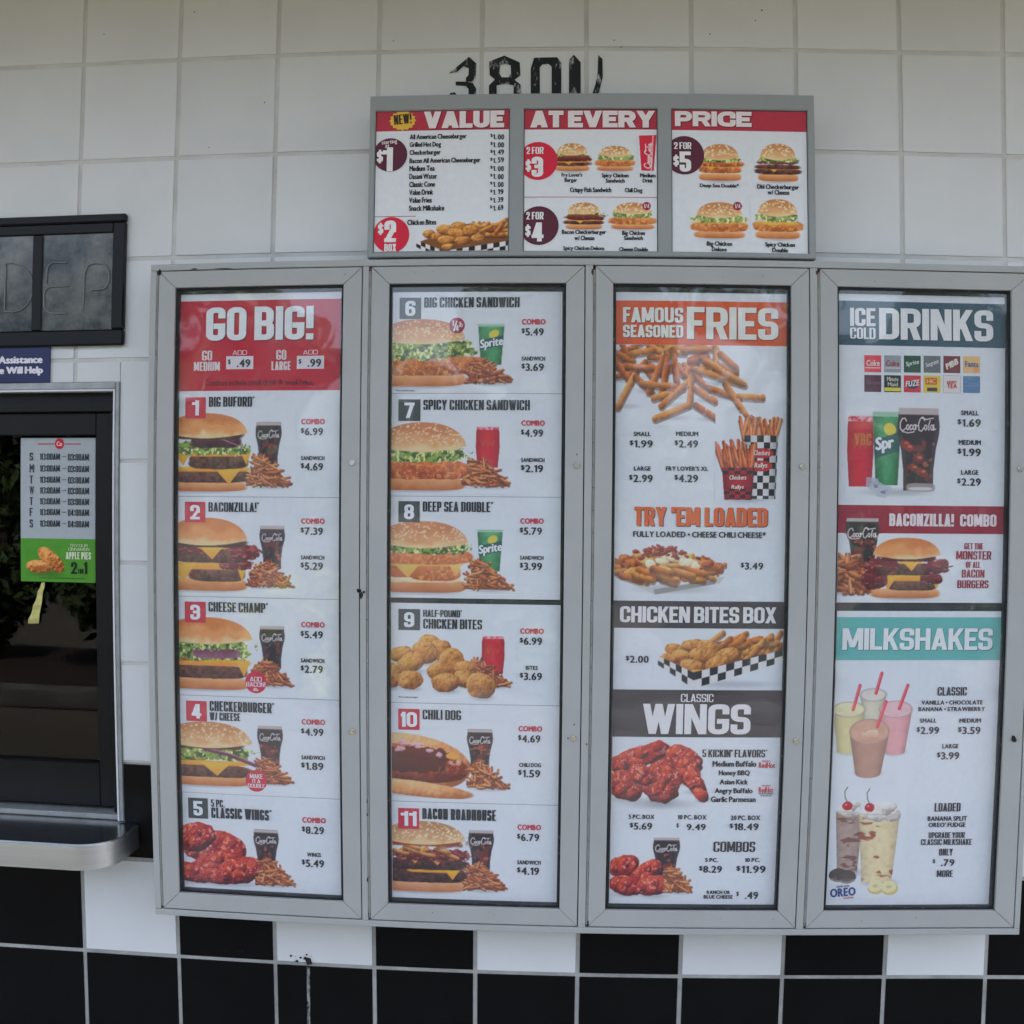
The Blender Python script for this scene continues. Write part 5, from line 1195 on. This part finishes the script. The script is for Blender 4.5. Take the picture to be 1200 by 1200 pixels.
p = Pic(989, 617, 1032, 632, ss=1.6, seed=40); p.img[p.Y < 625.3] = A3((142, 26, 52)); p.cola(1010.6, 607, 662, 40, False); p.script(992.5, 617.5, 36, 14, lw=1.1); p.emit(P, lift=.0010)
P = poster('menu sheet with pale teal milkshakes header in the fourth door', (980.7, 715.4), (1174.3, 716.8), (968, 1061), (1159.4, 1062.5))
P.area('header_band', 970, 723.3, 1180, 773.6, (94, 174, 174), full=True)
P.text('MILKSHAKES', 987, 736.2, 1163, 761.6, 'C', (216, 224, 230), 'heading', shadow=(62, 116, 120))
DK = (58, 56, 62)
for t, s, *q in (('CLASSIC', 'C', 1098.6, 805, 1132.9, 815), ('VANILLA + CHOCOLATE', 'G', 1079.5, 820.7, 1151.4, 825.4), ('BANANA + STRAWBERRY', 'G', 1076, 828.4, 1154, 833.1), ('LOADED', 'C', 1095, 940.8, 1125.5, 950.7), ('BANANA SPLIT', 'G', 1086.8, 956.3, 1133, 961.6), ("OREO' FUDGE", 'G', 1087.8, 963.6, 1131.2, 968.8), ('UPGRADE YOUR', 'C', 1088, 975, 1130.4, 981.8), ('CLASSIC MILKSHAKE', 'C', 1079, 983, 1138.5, 990), ('ONLY', 'C', 1100.2, 994.3, 1116.2, 1002.3), ('MORE', 'C', 1097.6, 1019.6, 1116.5, 1027.4)): P.text(t, *q, s, DK, 'sub_heading' if s == 'C' else 'flavour_name')
prices(P, [(t, *q, s, DK) for t, s, q in (('SMALL', 'X', (1077.7, 841.9, 1097.2, 846.6)), ('$2.99', 'P', (1073.9, 851.7, 1100.3, 860)), ('MEDIUM', 'X', (1124, 841.9, 1149.3, 846.6)), ('$3.59', 'P', (1122.4, 851.7, 1148.8, 860)), ('LARGE', 'X', (1104, 871.8, 1123, 876.7)), ('$3.99', 'P', (1097.6, 881.4, 1124, 889.7)), ('$', 'P', (1092.6, 1006.5, 1095.8, 1011.6)), ('.79', 'P', (1102.3, 1006.7, 1118.3, 1014.5)))])
p = Pic(968, 782, 1074, 916, ss=1.5, seed=41)            # four shakes
def shake(p, cx, y0, y1, w, ry, col, top, straw, r0=.95):
    p.shade(cx, y1, w * .42, 6, .45, (104, 104, 108))
    t = (p.Y - y0) / (y1 - y0); half = w / 2 * (1 - .36 * np.clip(t, 0, 1)); yb = y1 + ry * .4 * np.sqrt(np.clip(1 - ((p.X - cx) / half) ** 2, 0, 1))
    m = np.clip((half - np.abs(p.X - cx)) / p.soft + .5, 0, 1) * (p.Y > y0) * np.clip((yb - p.Y) / p.soft, 0, 1)
    u = ((p.X - cx) / half)[..., None]; p.put(m, A3(col) * (1 - .22 * np.abs(u) ** 3) + 12 * (fbm(p.X, p.Y, 7, p.seed)[..., None] - .5))
    e, a, b = p.sup(cx, y0, w / 2, ry, 2); p.put(e, A3(top) + 22 * (fbm(p.X, p.Y * 2, 8, p.seed + 2)[..., None] - .5)); p.put(np.clip(1 - np.abs(np.hypot(a, b) - .97) * ry * .9, 0, 1) * .6, (140, 132, 128))
    (ax, ay, bx, by) = straw; p.line([(ax, ay), (bx, by)], 4, (206, 70, 84))
    p.line([(ax - .9, ay), (bx - .9, by)], .9, (228, 150, 158), .7)
shake(p, 1022, 814, 848, 31, 7.5, (196, 198, 180), (206, 208, 202), (1031, 789, 1025, 812))
shake(p, 994, 831, 880, 38, 9, (206, 202, 152), (212, 210, 172), (1006, 803, 999, 831))
shake(p, 1049, 831, 881, 39, 10, (216, 160, 168), (216, 180, 188), (1062, 803, 1053, 830))
shake(p, 1019, 857, 906, 47, 15, (178, 140, 126), (198, 158, 138), (1037, 822, 1028, 851)); p.slab(1010, 1030, 855, 863, (226, 200, 180), (204, 166, 144), .5, 2, 6)
p.emit(P)
p = Pic(966, 918, 1062, 1053, ss=1.5, seed=43)           # loaded shakes
def loaded(p, cx, y0, y1, w, base, streak):
    p.shade(cx + 4, y1, w * .55, 6, .45, (104, 104, 108)); t = (p.Y - y0) / (y1 - y0); half = w / 2 * (1 - .27 * np.clip(t, 0, 1))
    m = np.clip((half - np.abs(p.X - cx)) / p.soft + .5, 0, 1) * np.clip((p.Y - y0) / p.soft, 0, 1) * np.clip((y1 - p.Y) / p.soft, 0, 1); u = ((p.X - cx) / half)[..., None]
    n = fbm(p.X * .8 - p.Y * .3, p.Y * 1.9, 13, p.seed + 3); p.put(m, A3(base) * (1 - .15 * np.abs(u) ** 3) + 30 * (fbm(p.X, p.Y, 5, p.seed)[..., None] - .5)); p.put(m * sm((n - .63) * 9) * .8, streak)
    for q, (a, b, r) in enumerate(((-.24, -1, .24), (.26, 0, .26), (.02, -6, .26), (.2, -9, .2), (-.08, 1, .24))): p.blob(cx + a * w, y0 + b, r * w, r * w * .62, .2, (150, 148, 146), (206, 206, 202), (226, 228, 228), None, .2, .5, 5, q)
    p.line([(cx - w / 2, y0 - .5), (cx + w / 2, y0 + 1)], .9, (150, 150, 150), .6)
loaded(p, 994, 951, 1022, 32, (164, 146, 138), (104, 66, 62)); loaded(p, 1029, 954, 1034, 48, (216, 204, 166), (134, 56, 48))
for x, y in ((991, 944), (1017, 946)): p.put(p.sup(x, y, 5.8, 5.2, 2, .12, 4)[0], (176, 26, 48)); p.put(p.sup(x - 1.6, y - 1.6, 1.6, 1.1, 2)[0] * .7, (232, 160, 170)); p.line([(x, y - 4), (x - 3, y - 10), (x - 3.5, y - 17), (x - .5, y - 22)], 1, (70, 62, 54))
for x, y in ((984, 1025), (994, 1027)): p.put(p.sup(x, y, 11, 8, 2, .03, 3)[0], (62, 54, 54)); p.put(p.sup(x + 1, y + 4.5, 9.5, 3, 2)[0] * .6, (176, 172, 168)); p.put(p.sup(x, y - .6, 9.6, 6.2, 2, .06, 2)[0] * .8, (82, 72, 70))
for x, y in ((1029, 1038), (1045, 1039)): p.put(p.sup(x, y + 2, 10, 8, 2, .05, 4)[0], (196, 180, 120)); p.put(p.sup(x - 1, y, 9, 7, 2, .05, 4)[0], (222, 212, 170)); p.put(p.sup(x - 1, y, 3, 2, 2)[0] * .5, (178, 156, 96))
p.emit(P)
b = P.text('OREO', 972.5, 1040.5, 1002.5, 1050, 'G', (40, 62, 128), 'logo_lettering', rot=5, lift=.0016); P.text('made with', 980, 1036.6, 995, 1039.4, 'L', (70, 76, 110), parent=b, rot=4, lift=.0016); P.text('cookies', 988, 1050.2, 1000, 1052.6, 'L', (170, 60, 80), parent=b, rot=4, lift=.0016)
# ------------------------------------------------------------------ the three value sheets on top
MAR, RD2, BND = (84, 36, 54), (196, 36, 62), (168, 52, 70)
def vposter(label, w):
    P = Poster('value_poster', label, (w[0] + .0012, w[1] - .0012, w[2] - .0012, w[3] + .0012), .093, 'value sheets in the board' if False else None); return P
def names(P, rows, bold=.05):
    for t, *q in rows: P.text(t, *q, 'L', (38, 38, 46), 'item_name', bold=bold)
def circ(P, cx, cy, r, col, big, bq, top=None, tq=None, sq=None):
    b = P.disc('price_circle', cx, cy, r, col)
    P.text(big, *bq, 'N', (222, 222, 228), 'price_text', b, lift=.0016)
    if sq: P.text('$', *sq, 'N', (222, 222, 228), 'price_text', b, lift=.0016)
    if top: P.text(top, *tq, 'C', (222, 222, 228), 'lettering', b, lift=.0016)
    return b
P = vposter('left value sheet with NEW burst and list of dollar prices', wins[0])
P.area('header_band', 436, 126, 600, 152.6, BND, full=True)
P.text('VALUE', 497, 130.3, 591, 150, 'H', (216, 212, 218), 'heading', shadow=(96, 30, 46))
b = P.disc('burst_badge', 472, 141.5, 16, (214, 176, 66), ry=12.3, spikes=16); P.text('NEW!', 461.8, 134.2, 482.4, 145.6, 'CL', (52, 40, 36), parent=b, rot=5, lift=.0016)
b = circ(P, 457.3, 181.7, 20, MAR, '1', (448.6, 173, 460.5, 201), sq=(441.8, 177.5, 449, 190))
P.text('starting', 447.5, 164.4, 465.5, 170.2, 'L', (214, 206, 212), parent=b, rot=5, lift=.0016); P.text('at', 451.5, 169.6, 456.5, 173.6, 'L', (214, 206, 212), parent=b, lift=.0016)
for k, (t, x1, pr) in enumerate((('All American Cheeseburger', 547, '00'), ('Grilled Hot Dog', 517, '00'), ('Checkerburger', 516.5, '49'), ('Bacon All American Cheeseburger', 563.2, '59'), ('Medium Tea', 509.6, '00'), ('Dasani Water', 512.4, '00'), ('Classic Cone', 510, '00'), ('Value Drink', 507.8, '19'), ('Value Fries', 506.2, '39'), ('Snack Milkshake', 520.8, '69'))):
    y = 157.3 + k * 9.3; x0 = 480.2 - k * .1
    P.text(t, x0, y, x1, y + (7.2 if 'g' in t else 6), 'L', (38, 38, 46), 'item_name', bold=.05)
    P.text('$', 574.8 - k * .06, y - .2, 577.4 - k * .06, y + 3.6, 'P', (38, 38, 46), 'price_text'); P.text('1.' , 577.9 - k * .06, y + .2, 581.8, y + 6, 'N', (38, 38, 46), 'price_text'); P.text(pr, 583.4, y + (.3 if pr == '00' else -.6), 590.9 - k * .1, y + (6.4 if pr == '00' else 5.4), 'P', (38, 38, 46), 'price_text')
P.area('divider_line', 436, 252.6, 600, 253.4, (150, 80, 96), full=True)
names(P, [('Chicken Bites', 477.4, 257.6, 511.5, 263.6)])
b = circ(P, 458.5, 275.5, 21.2, RD2, '2', (450.5, 258.6, 464.3, 284), sq=(443, 263, 449.5, 274))
P.text('BOX', 450.5, 286, 464.5, 295, 'C', (222, 222, 228), parent=b, lift=.0016)
p = Pic(487, 249.5, 596, 294.4, ss=1.6, seed=51)
p.put(p.poly([(489, 284), (521, 296), (600, 285), (600, 266), (550, 262)]), (120, 78, 40))
for _ in range(24):
    x = p.rng.uniform(545, 594); y = p.rng.uniform(257, 276); a = p.rng.uniform(-1.0, .2); p.fry(x - 7 * math.cos(a), y - 7 * math.sin(a), x + 7 * math.cos(a), y + 7 * math.sin(a), 2.3, ((206, 140, 70), (190, 118, 56), (214, 152, 86))[p.rng.randrange(3)])
for q in ((503, 274, 8, 5, .1), (514, 277, 9, 5, 0), (522, 269, 10, 6, .1), (538, 265, 10, 5, 0), (537, 274, 12, 6, .2), (552, 270, 9, 6, 0), (524, 281, 11, 5, .1), (543, 282, 10, 5, 0), (526, 289, 8, 3.4, 0), (560, 279, 8, 4, 0)): p.nugget(*q, sd=int(q[0]))
traybox(p, (488, 281), (521, 294), (600, 282), 14); p.emit(P)
P = vposter('middle value sheet with two for three and two for four dollar offers', wins[1])
P.area('header_band', 610, 124, 775, 151.6, BND, full=True)
P.text('AT', 621.6, 130, 660.4, 149.5, 'H', (216, 212, 218), 'heading', shadow=(96, 30, 46)); P.text('EVERY', 665.6, 130, 767.5, 149.5, 'H', (216, 212, 218), 'heading', shadow=(96, 30, 46))
circ(P, 630.5, 188.7, 23, RD2, '3', (623, 184, 636.5, 207.5), '2 FOR', (617, 172.6, 637, 180.6), (616, 188.6, 622.4, 200))
circ(P, 631.5, 264.5, 23.2, MAR, '4', (623, 261, 637, 283.2), '2 FOR', (616.8, 248.6, 637, 257.4), (615.5, 265, 621.8, 276.4))
P.area('divider_line', 610, 230.6, 775, 231.4, (160, 84, 100), full=True)
def mini(P, x0, x1, y0, y1, kind, seed):
    p = Pic(x0 - 2, y0 - 1, x1 + 2, y1 + 3, ss=1.8, seed=seed); h = y1 - y0; w = x1 - x0; Y = lambda f: y0 + h * f; a, b = x0 + w * .06, x1 - w * .06
    p.heel(a, b, Y(.80), Y(1))
    if kind in 'kd':
        p.patty(x0, x1, Y(.66), Y(.82), wav=.1); p.cheese(a, b, Y(.62), Y(.69), [(x0 + w * .4, 6, 3)])
        if kind == 'd': p.patty(x0, x1, Y(.56), Y(.68)); p.slab(a, b, Y(.42), Y(.56), (92, 60, 90), (120, 70, 60), .4, 3, 4); p.lettuce(a, b, Y(.34), Y(.5))
        else: p.bacon(x0, x1, Y(.5), Y(.66)); p.lettuce(a, b, Y(.36), Y(.54)); p.slab(a, b, Y(.44), Y(.56), (150, 84, 48), (96, 50, 40), .4, 3, 4)
    elif kind == 'f':
        p.slab(a, b, Y(.77), Y(.82), (230, 216, 190)); p.chicken(a, b, Y(.6), Y(.8), wav=.05); p.cheese(a, b, Y(.58), Y(.64), [(x0 + w * .3, 6, 4)]); p.chicken(x0, x1, Y(.45), Y(.62), wav=.06); p.lettuce(a, b, Y(.34), Y(.5))
    else:
        p.chicken(x0, x1, Y(.55), Y(.82), (160, 90, 46), (222, 152, 90), .07)
        if kind == 's': p.cheese(a, b, Y(.56), Y(.66), [(x0 + w * .4, 10, 3)], (226, 186, 92))
        if kind == 't': p.slab(x0 + w * .3, x1 - w * .2, Y(.46), Y(.56), (196, 66, 50)); p.cheese(a, b, Y(.55), Y(.6))
        p.lettuce(a, b, Y(.34), Y(.58), (96, 116, 66), (150, 172, 100), (212, 222, 170))
    p.bun(x0 + w * .1, x1 - w * .1, Y(0), Y(.42), seeds=45, crown=(186, 132, 84), mid=(208, 166, 118)); p.emit(P)
mini(P, 648, 693, 168, 200.5, 'k', 61); mini(P, 697, 744.5, 171, 200.3, 'c', 62); mini(P, 660.5, 708, 237.5, 268.8, 'k', 63); mini(P, 712.8, 770, 237.5, 268.8, 'c', 64)
p = Pic(747, 156.5, 770, 203, ss=2, seed=65); p.put(p.poly([(748.8, 159), (769.5, 158.2), (766, 200.5), (751.5, 200)]), (196, 40, 60)); p.put(p.poly([(764.5, 158.4), (766.2, 158.4), (764, 200.4), (762.2, 200.4)]) * .8, (222, 190, 198)); p.script(753.5, 197.5, 31, 9.5, ang=-1.5, lw=1.15); p.emit(P)
b = P.disc('burst_badge', 757.7, 241.7, 5, (150, 40, 64)); P.text('1/4', 754.4, 239.3, 761, 244.2, 'CL', (222, 206, 214), parent=b, lift=.0016)
names(P, [("Fry Lover's", 658, 202.8, 682.5, 208.4), ('Burger', 661.5, 208.9, 676.5, 214.6), ('Spicy Chicken', 705, 203.4, 736.7, 209.4), ('Sandwich', 709.8, 209.6, 732.2, 214.2), ('Medium', 750, 203.4, 768.2, 208), ('Drink', 753, 209.6, 765.2, 214), ('Crispy Fish Sandwich', 667.8, 220, 716.4, 227), ('Chili Dog', 732, 220.6, 752.8, 227), ('Bacon Checkerburger', 658.4, 269.6, 710.2, 275.8), ('w/ Cheese', 673, 276.4, 696.6, 281.6), ('Big Chicken', 729, 270.8, 755.8, 277), ('Sandwich', 731.3, 276.8, 753.5, 281.4), ('Spicy Chicken Deluxe', 660, 288.8, 708.2, 294.4), ('Cheese Double', 725.4, 290, 759.3, 294.4)])
P = vposter('right value sheet with four burgers under the word PRICE', wins[2])
P.area('header_band', 784, 124, 952, 153.4, BND, full=True)
P.text('PRICE', 790.8, 130.8, 880.6, 148.4, 'H', (216, 212, 218), 'heading', shadow=(96, 30, 46))
circ(P, 802, 182, 23.2, MAR, '5', (796.3, 177.8, 809.8, 201.4), '2 FOR', (789.8, 167, 810, 174.8), (789, 183, 795.5, 194))
mini(P, 816, 871.5, 169, 211.8, 'f', 71); mini(P, 885.3, 938, 168.5, 212.6, 'd', 72); mini(P, 809.5, 876.5, 237, 279.3, 't', 73); mini(P, 882, 940.5, 233.5, 280, 's', 74)
b = P.disc('burst_badge', 864.3, 241.7, 5.2, (150, 40, 64)); P.text('1/4', 861, 239.2, 867.7, 244.3, 'CL', (222, 206, 214), parent=b, lift=.0016)
names(P, [('Deep Sea Double*', 820, 215.4, 866, 221), ('Dbl Checkerburger', 887, 216.6, 936.4, 223.2), ('w/ Cheese', 899.4, 223, 925, 228.2), ('Big Chicken', 828, 283.2, 858, 289.6), ('Deluxe', 834, 290, 851.6, 294.6), ('Spicy Chicken', 896.5, 284.4, 931.5, 290.6), ('Double', 904.7, 291, 923.4, 295.8)])
# ------------------------------------------------------------------ sheet and tape on the window
HD = -(YGL - .0016)
P = Poster('hours_poster', 'opening hours sheet with green apple pie strip stuck on the window', quad((25, 513), (112, 513.5), (24.2, 681), (112, 683), HD), HD, paper=(152, 166, 174), thick=.0012)
P.area('green_strip', 20, 631.3, 116, 690, (72, 140, 44), full=True)
mini_pie = Pic(30, 639, 78, 676, ss=1.6, seed=81); mini_pie.img[:] = A3((72, 140, 44)); q = mini_pie
q.img = q.img + 26 * (fbm(q.X, q.Y, 20, 2)[..., None] - .5); q.shade(52, 672, 24, 5, .4, (40, 70, 26))
q.blob(60, 656, 19, 9, .75, (120, 66, 30), (178, 112, 52), (216, 158, 90), None, .06, .9, 4, 1); q.blob(46, 664, 15, 7.5, .1, (120, 66, 30), (184, 120, 58), (222, 166, 98), None, .08, .9, 4, 2); q.put(q.sup(45, 666, 8, 3, 2, .3, 3)[0] * .8, (150, 90, 40)); q.emit(P)
for k, (d, t) in enumerate(zip('SMTWTFS', ['03:00AM'] * 5 + ['04:00AM'] * 2)):
    y = (535, 548.8, 562, 574.6, 587.3, 600, 613.4)[k]
    P.text(d, 35, y - 4.7, 38.8 if d not in 'MW' else 40, y + 4.6, 'L' if d in 'MW' else 'CL', (44, 50, 56)); P.text('10:00AM'.replace(':', '.') if False else '10', 46.8, y - 3.6, 53.4, y + 3.8, 'CL', (40, 46, 52))
    P.text('00AM', 55.4, y - 3.6, 70.4, y + 3.8, 'CL', (40, 46, 52)); P.text(':', 53.7, y - 2.4, 55.0, y + 3, 'L', (40, 46, 52))
    P.text('-', 73.4, y - 3, 77.8, y + 3, 'CL', (40, 46, 52))
    P.text(t[:2], 79.8, y - 3, 86.6, y + 4.6, 'CL', (40, 46, 52)); P.text(t[3:], 88.8, y - 3, 104.4, y + 4.6, 'CL', (40, 46, 52)); P.text(':', 87, y - 1.8, 88.4, y + 3.8, 'L', (40, 46, 52))
b = P.disc('crest', 69.8, 520, 5.4, (176, 36, 52), ry=5.8); P.area('crest_bar', 44, 519.6, 63.6, 521, (160, 70, 80), parent=b); P.area('crest_bar', 76, 519.6, 95, 521, (160, 70, 80), parent=b); P.text('Co', 66.6, 517.6, 73, 522.6, 'L', (216, 200, 204), parent=b)
for t, s, *r in (('TRY OUR', 'CL', 82, 637.6, 103, 641), ('CINNAMON', 'CL', 80.4, 642, 105, 645.4), ('APPLE PIES', 'C', 77.4, 647, 107, 655.4)): P.text(t, *r, s, (190, 206, 180))
for t, *r in (('2', 83.4, 658.6, 90.6, 672.6), ('1', 98.4, 658.6, 102.6, 672.8), ('FOR', 91.6, 666.6, 98, 672.4)): P.text(t, *r, 'C', (22, 40, 20))
P.text('Limited time only at participating locations', 46, 676.4, 100, 678.6, 'L', (34, 66, 26), bold=.02)
bm = bmesh.new(); d = HD + .0004; n = 9; L = []
for k in range(n + 1):
    f = k / n; xl, xr = 49 - f * 16 + math.sin(k * 2.1) * .6, 53 - f * 7.5 + math.sin(k * 1.7) * .5; y = 682.5 + f * 48
    dd = d + .0015 + .002 * ((k * 7) % 3) / 2
    L.append([bm.verts.new((W(x, y, d)[0], -dd, W(x, y, d)[1])) for x in (xl, xr)])
for a, b in zip(L, L[1:]): bm.faces.new((a[0], b[0], b[1], a[1]))
tag(bm_obj('tape_strip', bm, M_TAPE), 'crinkled strip of shiny tape hanging below the hours sheet', 'tape')
bpy.context.view_layer.update()
